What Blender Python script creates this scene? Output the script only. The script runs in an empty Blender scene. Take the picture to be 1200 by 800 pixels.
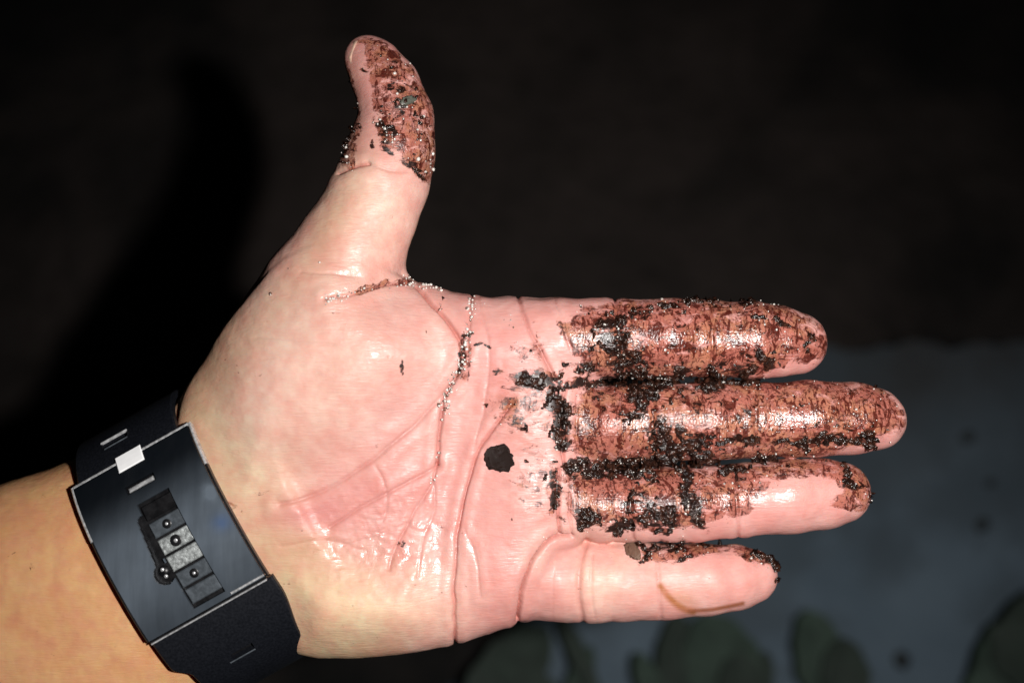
import bpy, bmesh, math, random
import numpy as np
from mathutils import Vector

random.seed(7)
RNG = np.random.RandomState(11)
scene = bpy.context.scene
COL = scene.collection

# ------------------------------------------------------------------ units
S = 0.000229            # one drawing unit (1/1200 of the frame width at hand depth) in metres
D = 1310.0              # camera height above the hand plane, drawing units (0.30 m)
HZ = 0.50               # the hand plane floats this many metres above the ground
GD = HZ / S

# ------------------------------------------------------------------ camera
cam_d = bpy.data.cameras.new("camera")
cam = bpy.data.objects.new("camera", cam_d)
COL.objects.link(cam)
cam.location = (0, 0, HZ + D * S)
cam_d.sensor_width = 36
cam_d.lens = 36 * D / 1200.0
cam_d.clip_start = 0.01
cam_d.clip_end = 500
cam_d.dof.use_dof = True
cam_d.dof.focus_distance = (D - 45) * S
cam_d.dof.aperture_fstop = 5.6
scene.camera = cam

# ------------------------------------------------------------------ world (night) + the phone's flash beside the lens
w = bpy.data.worlds.new("World")
scene.world = w
w.use_nodes = True
nt = w.node_tree
bg = nt.nodes['Background']
sky = nt.nodes.new('ShaderNodeTexSky')
sky.sky_type = 'NISHITA'
sky.sun_disc = False
sky.sun_elevation = math.radians(-4)
sky.sun_rotation = math.radians(60)
nt.links.new(sky.outputs[0], bg.inputs[0])
bg.inputs[1].default_value = 0.05
sky.air_density = 0.3
sky.ozone_density = 0.2

fl = bpy.data.lights.new("phone_flash", 'SPOT')
fl.energy = 6.7
fl.color = (1.0, 0.96, 0.93)
fl.shadow_soft_size = 0.0065
fl.spot_size = math.radians(96)
fl.spot_blend = 1.0
flo = bpy.data.objects.new("phone_flash", fl)
COL.objects.link(flo)
flo.location = (0.070, 0.006, HZ + D * S + 0.002)
aim = Vector((0.035, -0.03, HZ)) - flo.location
flo.rotation_euler = aim.to_track_quat('-Z', 'Y').to_euler()

scene.view_settings.view_transform = 'Standard'
scene.view_settings.look = 'None'
scene.view_settings.exposure = 0
scene.view_settings.gamma = 1

# ------------------------------------------------------------------ helpers
def P(x, y, z=0.0):
    """point of the drawing seen at (x, y), at height z above the hand plane"""
    k = (D - z) / D
    return ((x - 600) * k, (400 - y) * k, z)

def wpos(p):
    return (p[0] * S, p[1] * S, HZ + p[2] * S)

def tag(o, label=None, cat=None, group=None, kind=None):
    if label: o['label'] = label
    if cat: o['category'] = cat
    if group: o['group'] = group
    if kind: o['kind'] = kind
    return o

def link(name, me, mats=(), parent=None, smooth=True):
    me.name = name
    o = bpy.data.objects.new(name, me)
    COL.objects.link(o)
    for m in (mats if isinstance(mats, (list, tuple)) else [mats]):
        me.materials.append(m)
    if smooth:
        me.polygons.foreach_set('use_smooth', np.ones(len(me.polygons), dtype=bool))
    if parent: o.parent = parent
    return o

def mesh_from(verts, faces, name='m'):
    me = bpy.data.meshes.new(name)
    verts = np.asarray(verts, dtype=np.float32)
    if isinstance(faces, np.ndarray) and faces.ndim == 2:
        n, c = faces.shape
        me.vertices.add(len(verts)); me.vertices.foreach_set('co', verts.ravel())
        me.loops.add(n * c); me.loops.foreach_set('vertex_index', faces.ravel().astype(np.int32))
        me.polygons.add(n)
        me.polygons.foreach_set('loop_start', (np.arange(n) * c).astype(np.int32))
        me.update(calc_edges=True)
    else:
        me.from_pydata([tuple(v) for v in verts], [], faces)
        me.update()
    return me

def sstep(a, b, x):
    t = np.clip((x - a) / (b - a), 0, 1)
    return t * t * (3 - 2 * t)

_T = RNG.rand(64, 64, 64).astype(np.float32)
def vnoise(x, y, z=0.0):
    x = np.asarray(x, dtype=np.float32); y = np.asarray(y, dtype=np.float32)
    z = np.zeros_like(x) + np.float32(z) if np.isscalar(z) else z
    xi = np.floor(x).astype(int); yi = np.floor(y).astype(int); zi = np.floor(z).astype(int)
    fx = x - xi; fy = y - yi; fz = z - zi
    fx = fx * fx * (3 - 2 * fx); fy = fy * fy * (3 - 2 * fy); fz = fz * fz * (3 - 2 * fz)
    def T(a, b, c): return _T[(xi + a) & 63, (yi + b) & 63, (zi + c) & 63]
    r = 0
    for a, wa in ((0, 1 - fx), (1, fx)):
        for b, wb in ((0, 1 - fy), (1, fy)):
            for c, wc in ((0, 1 - fz), (1, fz)):
                r = r + T(a, b, c) * wa * wb * wc
    return r
def fbm(x, y, z=0.0, o=4, seed=0.0):
    r = 0; a = 0.5; t = 0
    x = x + seed * 7.3; y = y + seed * 3.1
    for i in range(o):
        r = r + a * vnoise(x, y, z); t += a
        x = x * 2.03 + 11.7; y = y * 2.03 + 5.3; z = z * 2.03 + 3.1; a *= 0.5
    return r / t

def seg_dist(x, y, pts):
    best = np.full(x.shape, 1e6, dtype=np.float32)
    for (ax, ay), (bx, by) in zip(pts[:-1], pts[1:]):
        dx, dy = bx - ax, by - ay
        t = np.clip(((x - ax) * dx + (y - ay) * dy) / (dx * dx + dy * dy + 1e-9), 0, 1)
        best = np.minimum(best, np.hypot(x - ax - t * dx, y - ay - t * dy))
    return best

def smooth_line(pts, n=3, closed=False):
    pts = [np.array(p, dtype=float) for p in pts]
    for _ in range(n):
        out = []
        m = len(pts)
        rng = range(m if closed else m - 1)
        if not closed: out.append(pts[0])
        for i in rng:
            a, b = pts[i], pts[(i + 1) % m]
            out += [a * .75 + b * .25, a * .25 + b * .75]
        if not closed: out.append(pts[-1])
        pts = out
    return [tuple(p) for p in pts]

def poly_sd(x, y, pts):
    """signed distance, positive inside"""
    pts = list(pts)
    d = seg_dist(x, y, pts + [pts[0]])
    ins = np.zeros(x.shape, dtype=bool)
    m = len(pts)
    for i in range(m):
        ax, ay = pts[i]; bx, by = pts[(i + 1) % m]
        if ay == by: continue
        c = ((ay > y) != (by > y)) & (x < (bx - ax) * (y - ay) / (by - ay) + ax)
        ins ^= c
    return np.where(ins, d, -d)

# ------------------------------------------------------------------ materials
def new_mat(name):
    m = bpy.data.materials.new(name); m.use_nodes = True
    nt = m.node_tree
    return m, nt, nt.nodes['Principled BSDF']

def N(nt, t, **kw):
    n = nt.nodes.new(t)
    for k, v in kw.items():
        setattr(n, k, v)
    return n

def noise(nt, scale, detail=4, rough=0.55, vec=None, dist=0.0):
    n = N(nt, 'ShaderNodeTexNoise')
    n.inputs['Scale'].default_value = scale
    n.inputs['Detail'].default_value = detail
    n.inputs['Roughness'].default_value = rough
    n.inputs['Distortion'].default_value = dist
    if vec is not None: nt.links.new(vec, n.inputs['Vector'])
    return n.outputs['Fac']

def math_n(nt, op, a, b=None, clamp=False):
    n = N(nt, 'ShaderNodeMath', operation=op); n.use_clamp = clamp
    for i, v in enumerate((a, b)):
        if v is None: continue
        if isinstance(v, (int, float)): n.inputs[i].default_value = v
        else: nt.links.new(v, n.inputs[i])
    return n.outputs[0]

def mapr(nt, v, a, b, c=0.0, d=1.0):
    n = N(nt, 'ShaderNodeMapRange', interpolation_type='SMOOTHSTEP')
    nt.links.new(v, n.inputs[0])
    for i, k in enumerate((a, b, c, d)): n.inputs[i + 1].default_value = k
    return n.outputs[0]

def mix(nt, f, a, b):
    n = N(nt, 'ShaderNodeMix', data_type='RGBA')
    if isinstance(f, (int, float)): n.inputs[0].default_value = f
    else: nt.links.new(f, n.inputs[0])
    for i, v in ((6, a), (7, b)):
        if isinstance(v, tuple): n.inputs[i].default_value = (*v, 1) if len(v) == 3 else v
        else: nt.links.new(v, n.inputs[i])
    return n.outputs[2]

def attr(nt, name):
    return N(nt, 'ShaderNodeAttribute', attribute_name=name)

def scaled(nt, sx, sy, sz, rz=0.0):
    tc = N(nt, 'ShaderNodeTexCoord')
    mp = N(nt, 'ShaderNodeMapping')
    mp.inputs['Rotation'].default_value = (0, 0, rz)
    mp.inputs['Scale'].default_value = (sx, sy, sz)
    nt.links.new(tc.outputs['Object'], mp.inputs['Vector'])
    return mp.outputs[0]

def bump(nt, h, strength, dist, nrm=None):
    b = N(nt, 'ShaderNodeBump')
    b.inputs['Strength'].default_value = strength if isinstance(strength, (int, float)) else 1
    if not isinstance(strength, (int, float)): nt.links.new(strength, b.inputs['Strength'])
    b.inputs['Distance'].default_value = dist
    nt.links.new(h, b.inputs['Height'])
    if nrm is not None: nt.links.new(nrm, b.inputs['Normal'])
    return b.outputs[0]

def mat_skin():
    m, nt, b = new_mat('skin')
    col = attr(nt, 'skin_colour').outputs['Color']
    st = attr(nt, 'stain').outputs['Fac']
    wet = attr(nt, 'wet').outputs['Fac']
    v = scaled(nt, 1, 1, 1)
    n1 = noise(nt, 240, 4, 0.6, v)
    col = mix(nt, mapr(nt, n1, 0.3, 0.75), col, mix(nt, 0.35, col, (0.60, 0.20, 0.16)))
    # thin film of muddy water: faded ragged edge, orange-brown body, dark streaks that follow the skin lines, specks
    vs = scaled(nt, 0.75, 1.25, 1, 0.5)
    v2 = scaled(nt, 1.3, 0.75, 1, -0.25)
    vst = scaled(nt, 1.5, 0.42, 1, 0.22)
    vst2 = scaled(nt, 0.45, 1.5, 1, 0.12)
    gr = attr(nt, 'grime').outputs['Fac']
    nf = noise(nt, 230, 8, 0.66, vs, 0.9)
    film = math_n(nt, 'ADD', st, math_n(nt, 'MULTIPLY', math_n(nt, 'SUBTRACT', nf, 0.5), 2.4))
    body = mapr(nt, film, 0.36, 0.68)
    rim = math_n(nt, 'MULTIPLY', mapr(nt, film, 0.40, 0.45), mapr(nt, film, 0.54, 0.46))
    rim = math_n(nt, 'MULTIPLY', rim, mapr(nt, st, 0.15, 0.4))
    tint = noise(nt, 120, 3, 0.5, v, 0.6)
    filmc = mix(nt, mapr(nt, tint, 0.42, 0.58), (0.35, 0.092, 0.056), (0.36, 0.130, 0.056))
    filmc = mix(nt, mapr(nt, noise(nt, 340, 6, 0.62, v2, 1.0), 0.48, 0.60, 0, 0.85), filmc, (0.20, 0.034, 0.016))
    col = mix(nt, math_n(nt, 'MULTIPLY', body, 0.78), col, filmc)
    rimn = mapr(nt, noise(nt, 160, 3, 0.5, v), 0.42, 0.58)
    col = mix(nt, math_n(nt, 'MULTIPLY', math_n(nt, 'MULTIPLY', rim, rimn), 0.8), col, (0.12, 0.016, 0.009))
    nb = noise(nt, 620, 5, 0.7, vs, 1.8)
    on = mapr(nt, film, 0.36, 0.56)
    for vv_, sc_, lo_, hi_, op_ in ((vst, 620, 0.550, 0.59, 0.92), (vst2, 480, 0.595, 0.625, 0.9), (v2, 270, 0.545, 0.59, 0.92)):
        f_ = math_n(nt, 'MULTIPLY', mapr(nt, noise(nt, sc_, 5, 0.62, vv_, 0.9), lo_, hi_), on)
        col = mix(nt, math_n(nt, 'MULTIPLY', f_, op_), col, (0.075, 0.011, 0.007))
    fle = math_n(nt, 'MULTIPLY', mapr(nt, nb, 0.58, 0.62), on)
    col = mix(nt, math_n(nt, 'MULTIPLY', fle, 0.9), col, (0.030, 0.008, 0.006))
    # black slime too thin to stand proud
    ng = noise(nt, 420, 9, 0.74, vs, 0.7)
    slime = math_n(nt, 'ADD', gr, math_n(nt, 'MULTIPLY', math_n(nt, 'SUBTRACT', ng, 0.5), 3.0))
    slm = mapr(nt, slime, 0.46, 0.56)
    slm = math_n(nt, 'MULTIPLY', slm, mapr(nt, gr, 0.04, 0.12))
    col = mix(nt, math_n(nt, 'MULTIPLY', mapr(nt, slime, 0.22, 0.50, 0, 0.55), mapr(nt, gr, 0.04, 0.12)), col, (0.13, 0.032, 0.020))
    col = mix(nt, slm, col, (0.018, 0.0065, 0.0045))
    nt.links.new(col, b.inputs['Base Color'])
    b.inputs['Subsurface Weight'].default_value = 0.18
    b.inputs['Subsurface Radius'].default_value = (1.0, 0.32, 0.16)
    b.inputs['Subsurface Scale'].default_value = 0.0022
    b.inputs['Specular IOR Level'].default_value = 0.5
    rgh = noise(nt, 500, 3, 0.6, v)
    base_r = mapr(nt, rgh, 0.25, 0.8, 0.42, 0.64)
    fr = math_n(nt, 'MAXIMUM', math_n(nt, 'MULTIPLY', mapr(nt, film, 0.36, 0.6, 0.0, 1.0), mapr(nt, st, 0.62, 0.68, 0.10, 1.0)), math_n(nt, 'MULTIPLY', slm, 0.22))
    r = N(nt, 'ShaderNodeMix', data_type='FLOAT')
    nt.links.new(math_n(nt, 'MAXIMUM', math_n(nt, 'MULTIPLY', fr, 0.9), math_n(nt, 'MULTIPLY', wet, mapr(nt, gr, 0.0, 0.2, 1.0, 0.3))), r.inputs[0])
    nt.links.new(base_r, r.inputs[2]); r.inputs[3].default_value = 0.20
    nt.links.new(r.outputs[0], b.inputs['Roughness'])
    # relief: ridges of the skin (fine, stretched), pores, crackled film
    ridge = noise(nt, 900, 2, 0.5, scaled(nt, 0.30, 1.9, 1, 0.10), 0.6)
    n_a = bump(nt, ridge, 0.60, 0.00018)
    cell = N(nt, 'ShaderNodeTexVoronoi', feature='DISTANCE_TO_EDGE')
    cell.inputs['Scale'].default_value = 330
    nt.links.new(scaled(nt, 1.0, 0.6, 1, 0.7), cell.inputs['Vector'])
    n_a = bump(nt, mapr(nt, cell.outputs[0], 0.0, 0.3), 0.10, 0.0001, n_a)
    pores = noise(nt, 1500, 3, 0.6, v)
    n_b = bump(nt, pores, 0.22, 0.00012, n_a)
    vor = N(nt, 'ShaderNodeTexVoronoi', feature='DISTANCE_TO_EDGE')
    vor.inputs['Scale'].default_value = 900
    nt.links.new(scaled(nt, 1.3, 0.8, 1, 0.4), vor.inputs['Vector'])
    crack = mapr(nt, vor.outputs[0], 0.0, 0.25)
    rough_h = math_n(nt, 'ADD', math_n(nt, 'MULTIPLY', crack, 0.45), nb)
    n_c = bump(nt, rough_h, math_n(nt, 'MAXIMUM', math_n(nt, 'MULTIPLY', fr, 0.7), math_n(nt, 'MULTIPLY', wet, 0.55)), 0.00013, n_b)
    nt.links.new(n_c, b.inputs['Normal'])
    nt.links.new(math_n(nt, 'MAXIMUM', math_n(nt, 'MULTIPLY', fr, mapr(nt, noise(nt, 90, 4, 0.6, v), 0.50, 0.64, 0.02, 0.45)), math_n(nt, 'MULTIPLY', wet, 1.1, True)), b.inputs['Coat Weight'])
    b.inputs['Coat Roughness'].default_value = 0.17
    nt.links.new(n_c, b.inputs['Coat Normal'])
    return m

def mat_mud():
    m, nt, b = new_mat('wet_mud')
    v = scaled(nt, 1, 1, 1)
    n = noise(nt, 500, 6, 0.7, v)
    col = mix(nt, mapr(nt, n, 0.42, 0.68), (0.009, 0.0045, 0.0033), (0.060, 0.021, 0.012))
    nt.links.new(col, b.inputs['Base Color'])
    b.inputs['Roughness'].default_value = 0.18
    n2 = noise(nt, 1500, 4, 0.7, v)
    vor = N(nt, 'ShaderNodeTexVoronoi'); vor.inputs['Scale'].default_value = 1300
    nt.links.new(v, vor.inputs['Vector'])
    h = math_n(nt, 'SUBTRACT', n2, vor.outputs['Distance'])
    nt.links.new(bump(nt, h, 0.8, 0.0003), b.inputs['Normal'])
    return m

def mat_simple(name, col, rough, metal=0.0, ns=400, nb=0.1, nd=0.0002, stretch=(1, 1, 1), rz=0.0, var=0.25, spec=0.5):
    m, nt, b = new_mat(name)
    v = scaled(nt, *stretch, rz)
    n = noise(nt, ns, 5, 0.6, v)
    dark = tuple(c * (1 - var) for c in col); lite = tuple(min(1, c * (1 + var)) for c in col)
    nt.links.new(mix(nt, mapr(nt, n, 0.3, 0.7), dark, lite), b.inputs['Base Color'])
    nt.links.new(mapr(nt, n, 0.2, 0.8, max(0.03, rough - 0.08), rough + 0.10), b.inputs['Roughness'])
    b.inputs['Metallic'].default_value = metal
    b.inputs['Specular IOR Level'].default_value = spec
    nt.links.new(bump(nt, n, nb, nd), b.inputs['Normal'])
    return m

SKIN = mat_skin()
MUD = mat_mud()

# ================================================================== GROUND
def mat_soil():
    m, nt, b = new_mat('dark_soil')
    v = scaled(nt, 1, 1, 1)
    n = noise(nt, 7, 8, 0.62, v, 0.4)
    f = noise(nt, 60, 5, 0.6, v)
    c = mix(nt, mapr(nt, math_n(nt, 'ADD', math_n(nt, 'MULTIPLY', n, 1.3), math_n(nt, 'MULTIPLY', attr(nt, 'flash_pool').outputs['Fac'], 0.5)), 0.52, 1.22), (0.006, 0.0065, 0.0065), (0.050, 0.039, 0.035))
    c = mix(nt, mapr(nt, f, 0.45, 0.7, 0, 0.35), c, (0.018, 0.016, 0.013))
    nt.links.new(c, b.inputs['Base Color'])
    b.inputs['Roughness'].default_value = 0.85
    b.inputs['Specular IOR Level'].default_value = 0.25
    nt.links.new(bump(nt, f, 0.6, 0.01), b.inputs['Normal'])
    return m
def mat_slab():
    m, nt, b = new_mat('blue_grey_concrete')
    v = scaled(nt, 1, 1, 1)
    n = noise(nt, 9, 7, 0.6, v, 0.3)
    f = noise(nt, 22, 5, 0.65, v, 0.5)
    c = mix(nt, mapr(nt, n, 0.3, 0.7), (0.088, 0.135, 0.180), (0.145, 0.205, 0.260))
    c = mix(nt, mapr(nt, f, 0.66, 0.74, 0, 0.8), c, (0.03, 0.045, 0.05))
    # earth washed over the slab near its upper edge
    sp = N(nt, 'ShaderNodeSeparateXYZ'); nt.links.new(v, sp.inputs[0])
    dn = noise(nt, 12, 6, 0.6, v)
    dirt = math_n(nt, 'ADD', sp.outputs[1], math_n(nt, 'MULTIPLY', math_n(nt, 'SUBTRACT', dn, 0.5), 0.18))
    c = mix(nt, mapr(nt, dirt, -0.16, 0.03), c, (0.042, 0.044, 0.046))
    c = mix(nt, mapr(nt, noise(nt, 8, 6, 0.6, v), 0.48, 0.62, 0, 0.6), c, (0.060, 0.085, 0.105))
    nt.links.new(c, b.inputs['Base Color'])
    b.inputs['Roughness'].default_value = 0.75
    nt.links.new(bump(nt, n, 0.4, 0.006), b.inputs['Normal'])
    return m

SLOPE = 0.36          # the bank rises towards the bottom of the picture
TH = math.atan(SLOPE)
def build_ground():
    # an earth sheet reaching far out, finely and unevenly modelled where the flash lights it
    c = np.concatenate([[-200, -60, -15, -4, -1.6], np.linspace(-0.9, 0.9, 121), [1.6, 4, 15, 60, 200]])
    gx, gy = np.meshgrid(c, c, indexing='ij')
    near = np.clip(1.4 - np.maximum(abs(gx), abs(gy)), 0, 1)
    gz = (fbm(gx * 9 + 40, gy * 9 + 40, 0.3, 4) - 0.5) * 0.035 * near
    n = len(c)
    i = np.arange(n * n).reshape(n, n)
    f = np.stack([i[:-1, :-1], i[1:, :-1], i[1:, 1:], i[:-1, 1:]], -1).reshape(-1, 4)
    v = np.stack([gx, gy, gz - 0.014 - SLOPE * np.clip(gy, -1.3, 1.3)], -1).reshape(-1, 3)
    gm = mesh_from(v, f)
    # flash fall-off painted into the earth: paler, redder middle, dark around it
    flash_pool = np.exp(-((gx - 0.02) / 0.36) ** 2 - ((gy - 0.12) / 0.30) ** 2).ravel() + 0.25 * (fbm(gx * 4 + 9, gy * 4 + 9, 0.1, 3).ravel() - 0.5)
    at = gm.attributes.new('flash_pool', 'FLOAT', 'POINT'); at.data.foreach_set('value', np.clip(flash_pool, 0, 1).astype(np.float32))
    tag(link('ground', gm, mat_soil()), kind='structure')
    # the paved edge in the lower right, real thickness, broken outline
    Hc = HZ + D * S
    def G(x, y):
        u, v_ = (x - 600) / D, (400 - y) / D
        d = (Hc - 0.02) / (1 - SLOPE * v_)
        return (u * d, v_ * d)
    outline = [(760, 425), (860, 418), (960, 405), (1100, 402), (1250, 396), (1700, 388), (1700, 1200), (500, 1200),
               (470, 900), (520, 830), (575, 785), (610, 745), (640, 700), (650, 600), (690, 500)]
    pts = []
    m = len(outline)
    for k in range(m):
        a, b_ = np.array(outline[k], float), np.array(outline[(k + 1) % m], float)
        cnt = max(2, int(np.hypot(*(b_ - a)) / 5))
        for q in range(cnt):
            p = a + (b_ - a) * q / cnt
            j = (fbm(np.array([p[0] / 26]), np.array([p[1] / 26]), 2.2, 4)[0] - 0.5) * 34
            pts.append((p[0] + j, p[1] + j))
    bm = bmesh.new()
    top = [bm.verts.new((*G(*p), 0.02 - SLOPE * G(*p)[1])) for p in pts]
    bot = [bm.verts.new((*G(*p), -0.05 - SLOPE * G(*p)[1])) for p in pts]
    bm.faces.new(top)
    for k in range(len(pts)):
        q = (k + 1) % len(pts)
        bm.faces.new((top[k], bot[k], bot[q], top[q]))
    bmesh.ops.triangulate(bm, faces=[bm.faces[0] if False else f for f in bm.faces if len(f.verts) > 4])
    bmesh.ops.recalc_face_normals(bm, faces=bm.faces)
    me = bpy.data.meshes.new('pavement'); bm.to_mesh(me); bm.free()
    tag(link('pavement', me, mat_slab(), smooth=False), kind='structure')
    return G
G = build_ground()

LEAF_DARK = mat_simple('leaf_dark_green', (0.034, 0.050, 0.040), 0.8, ns=80, nb=0.3, nd=0.002)
LEAF_MID = mat_simple('leaf_green', (0.048, 0.078, 0.060), 0.8, ns=80, nb=0.3, nd=0.002)
STEM = mat_simple('plant_stem', (0.02, 0.022, 0.014), 0.6, ns=80)

def leaf_mesh(length, width, curl=0.25, fold=0.18, wav=0.05, seed=0):
    nu, nv = 14, 7
    vs, fs = [], []
    r = random.Random(seed)
    ph = r.random() * 6
    for a in range(nu + 1):
        t = a / nu
        half = width * 0.5 * (math.sin(math.pi * min(1, t ** 1.1)) ** 0.5 if 0 < t < 1 else 0.0) + 0.0006
        for b_ in range(nv):
            s = b_ / (nv - 1) * 2 - 1
            x = t * length
            y = s * half * (1 + 0.05 * math.sin(t * 25 + ph + s * 2))
            z = -curl * length * t * t + abs(s) * half * fold * 2 + wav * width * math.sin(t * 9 + ph) * s
            vs.append((x, y, z))
    for a in range(nu):
        for b_ in range(nv - 1):
            i = a * nv + b_
            fs.append((i, i + nv, i + nv + 1, i + 1))
    off = len(vs)
    vs += [(x, y, z - 0.0006) for x, y, z in vs]
    fs += [(a + off, d + off, c + off, b_ + off) for a, b_, c, d in fs]
    return mesh_from(vs, fs)

def tube(pts, r0, r1, seg=8):
    vs, fs = [], []
    pts = [Vector(p) for p in pts]
    for i, p in enumerate(pts):
        t = (pts[min(i + 1, len(pts) - 1)] - pts[max(i - 1, 0)]).normalized()
        a = t.orthogonal().normalized(); b_ = t.cross(a)
        r = r0 + (r1 - r0) * i / (len(pts) - 1)
        for k in range(seg):
            an = 2 * math.pi * k / seg
            vs.append(p + a * (math.cos(an) * r) + b_ * (math.sin(an) * r))
    for i in range(len(pts) - 1):
        for k in range(seg):
            q = (k + 1) % seg
            fs.append((i * seg + k, i * seg + q, (i + 1) * seg + q, (i + 1) * seg + k))
    fs.append(tuple(range(seg))[::-1]); fs.append(tuple((len(pts) - 1) * seg + k for k in range(seg)))
    return mesh_from([tuple(v) for v in vs], fs)

def weed(px, py, leaves, label, group='weeds growing at the edge of the paving'):
    """leaves: (from px, py, to px, py, width in px, height, material)"""
    e = bpy.data.objects.new('weed', None); COL.objects.link(e)
    bx, by = G(px, py)
    e.location = (bx, by, 0.02 - SLOPE * by)
    e.rotation_euler = (-TH, 0, 0)
    CT = math.cos(TH)
    tag(e, label, 'weed', group)
    K = (D + GD) / D
    for i, (x0, y0, x1, y1, wd, h, mt) in enumerate(leaves):
        a = Vector((*G(x0, y0), 0)); b_ = Vector((*G(x1, y1), 0))
        a.y = by + (a.y - by) / CT; b_.y = by + (b_.y - by) / CT
        L = (b_ - a).length
        o = link('leaf', leaf_mesh(L, wd * S * K, 0.12, 0.15, 0.08, i + int(px)), mt, e)
        o.location = (a.x - bx, a.y - by, h + 0.012)
        o.rotation_euler = (0, 0, math.atan2(b_.y - a.y, b_.x - a.x))
        st = link('stem', tube([(0, 0, -0.03), ((a.x - bx) * .5, (a.y - by) * .5, h * 0.6), (a.x - bx, a.y - by, h + 0.012)], 0.003, 0.0018), STEM, e)
    return e

weed(845, 800, [(850, 850, 822, 722, 74, .02, LEAF_MID), (870, 860, 850, 770, 50, .03, LEAF_DARK), (866, 870, 890, 765, 24, .015, LEAF_DARK)],
     'dark green broad-leaved weed below the little fingertip')
weed(952, 815, [(965, 850, 935, 718, 52, .02, LEAF_MID), (965, 850, 972, 752, 44, .03, LEAF_DARK)],
     'small upright green weed between the broad-leaved weed and the corner clump')
weed(1190, 800, [(1235, 800, 1108, 800, 120, .03, LEAF_MID), (1235, 790, 1125, 745, 110, .045, LEAF_DARK), (1245, 780, 1165, 722, 100, .03, LEAF_MID),
                 (1240, 690, 1160, 722, 22, .04, LEAF_DARK), (1230, 830, 1110, 830, 70, .02, LEAF_MID)],
     'bushy green weed clump in the lower right corner')
weed(610, 800, [(540, 862, 640, 738, 60, .02, LEAF_DARK), (690, 870, 575, 765, 34, .03, LEAF_DARK), (705, 845, 652, 720, 16, .03, LEAF_DARK), (655, 860, 690, 760, 22, .02, LEAF_MID)],
     'dark green weed with a thin blade leaf under the heel of the hand')
weed(770, 812, [(772, 850, 790, 722, 34, .02, LEAF_DARK), (770, 860, 740, 768, 22, .03, LEAF_MID)],
     'slender dark green weed below the middle of the little finger')

def pebble(px, py, r, label):
    bm = bmesh.new()
    bmesh.ops.create_icosphere(bm, subdivisions=3, radius=1)
    for v in bm.verts:
        k = 1 + 0.35 * (fbm(np.array([v.co.x * 1.3 + px]), np.array([v.co.y * 1.3 + py]), float(v.co.z) * 1.3 + 5, 3)[0] - 0.5)
        v.co = Vector((v.co.x * r * k * 1.25, v.co.y * r * k, v.co.z * r * k * 0.5))
    me = bpy.data.meshes.new('pebble'); bm.to_mesh(me); bm.free()
    o = link('pebble', me, PEB)
    o.location = (*G(px, py), 0.02 + r * 0.3 - SLOPE * G(px, py)[1])
    o.rotation_euler = (0, 0, random.random() * 3)
    tag(o, label, 'pebble', 'dark pebbles lying on the blue-grey paving')
PEB = mat_simple('dark_pebble', (0.022, 0.030, 0.032), 0.7, ns=200)
pebble(1150, 614, 0.0042, 'dark pebble on the paving, right of the ring fingertip')
pebble(1133, 512, 0.0040, 'dark pebble on the paving, right of the middle fingertip')
pebble(1056, 772, 0.0050, 'dark pebble on the paving beside the corner weed clump')
pebble(1160, 565, 0.0028, 'tiny dark pebble at the right, between two larger pebbles')

# ================================================================== THE HAND (implicit surface -> one continuous mesh)
STEP = 3.0
x0, x1, y0, y1, z0, z1 = -690, 500, -520, 385, -160, 125
gx = np.arange(x0, x1, STEP, dtype=np.float32)
gy = np.arange(y0, y1, STEP, dtype=np.float32)
gz = np.arange(z0, z1, STEP, dtype=np.float32)
NX, NY, NZ = len(gx), len(gy), len(gz)

def smin(a, b, k):
    h = np.clip(0.5 + 0.5 * (b - a) / k, 0, 1)
    return b + (a - b) * h - k * h * (1 - h)

def chain_field(pts, k=5.0, margin=34, flat=1.0):
    """pts (px, py, z, r) -> field on the grid (big where far)"""
    F = np.full((NX, NY, NZ), 60.0, dtype=np.float32)
    q = [(*P(p[0], p[1], p[2]), p[3]) for p in pts]
    for a, b in zip(q[:-1], q[1:]):
        rm = max(a[3], b[3]) + margin
        sl = []
        for g, c in ((gx, 0), (gy, 1), (gz, 2)):
            lo = min(a[c], b[c]) - rm; hi = max(a[c], b[c]) + rm
            i0 = int(np.searchsorted(g, lo)); i1 = int(np.searchsorted(g, hi))
            sl.append(slice(i0, i1))
        X = gx[sl[0]][:, None, None]; Y = gy[sl[1]][None, :, None]; Z = gz[sl[2]][None, None, :]
        d = [b[i] - a[i] for i in range(3)]
        L2 = sum(t * t for t in d) + 1e-6
        t = np.clip(((X - a[0]) * d[0] + (Y - a[1]) * d[1] + (Z - a[2]) * d[2]) / L2, 0, 1)
        zz = (Z - a[2] - t * d[2]) * flat
        dist = np.sqrt((X - a[0] - t * d[0]) ** 2 + (Y - a[1] - t * d[1]) ** 2 + zz * zz) - (a[3] + (b[3] - a[3]) * t)
        sub = F[sl[0], sl[1], sl[2]]
        F[sl[0], sl[1], sl[2]] = smin(sub, dist.astype(np.float32), k)
    return F

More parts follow.
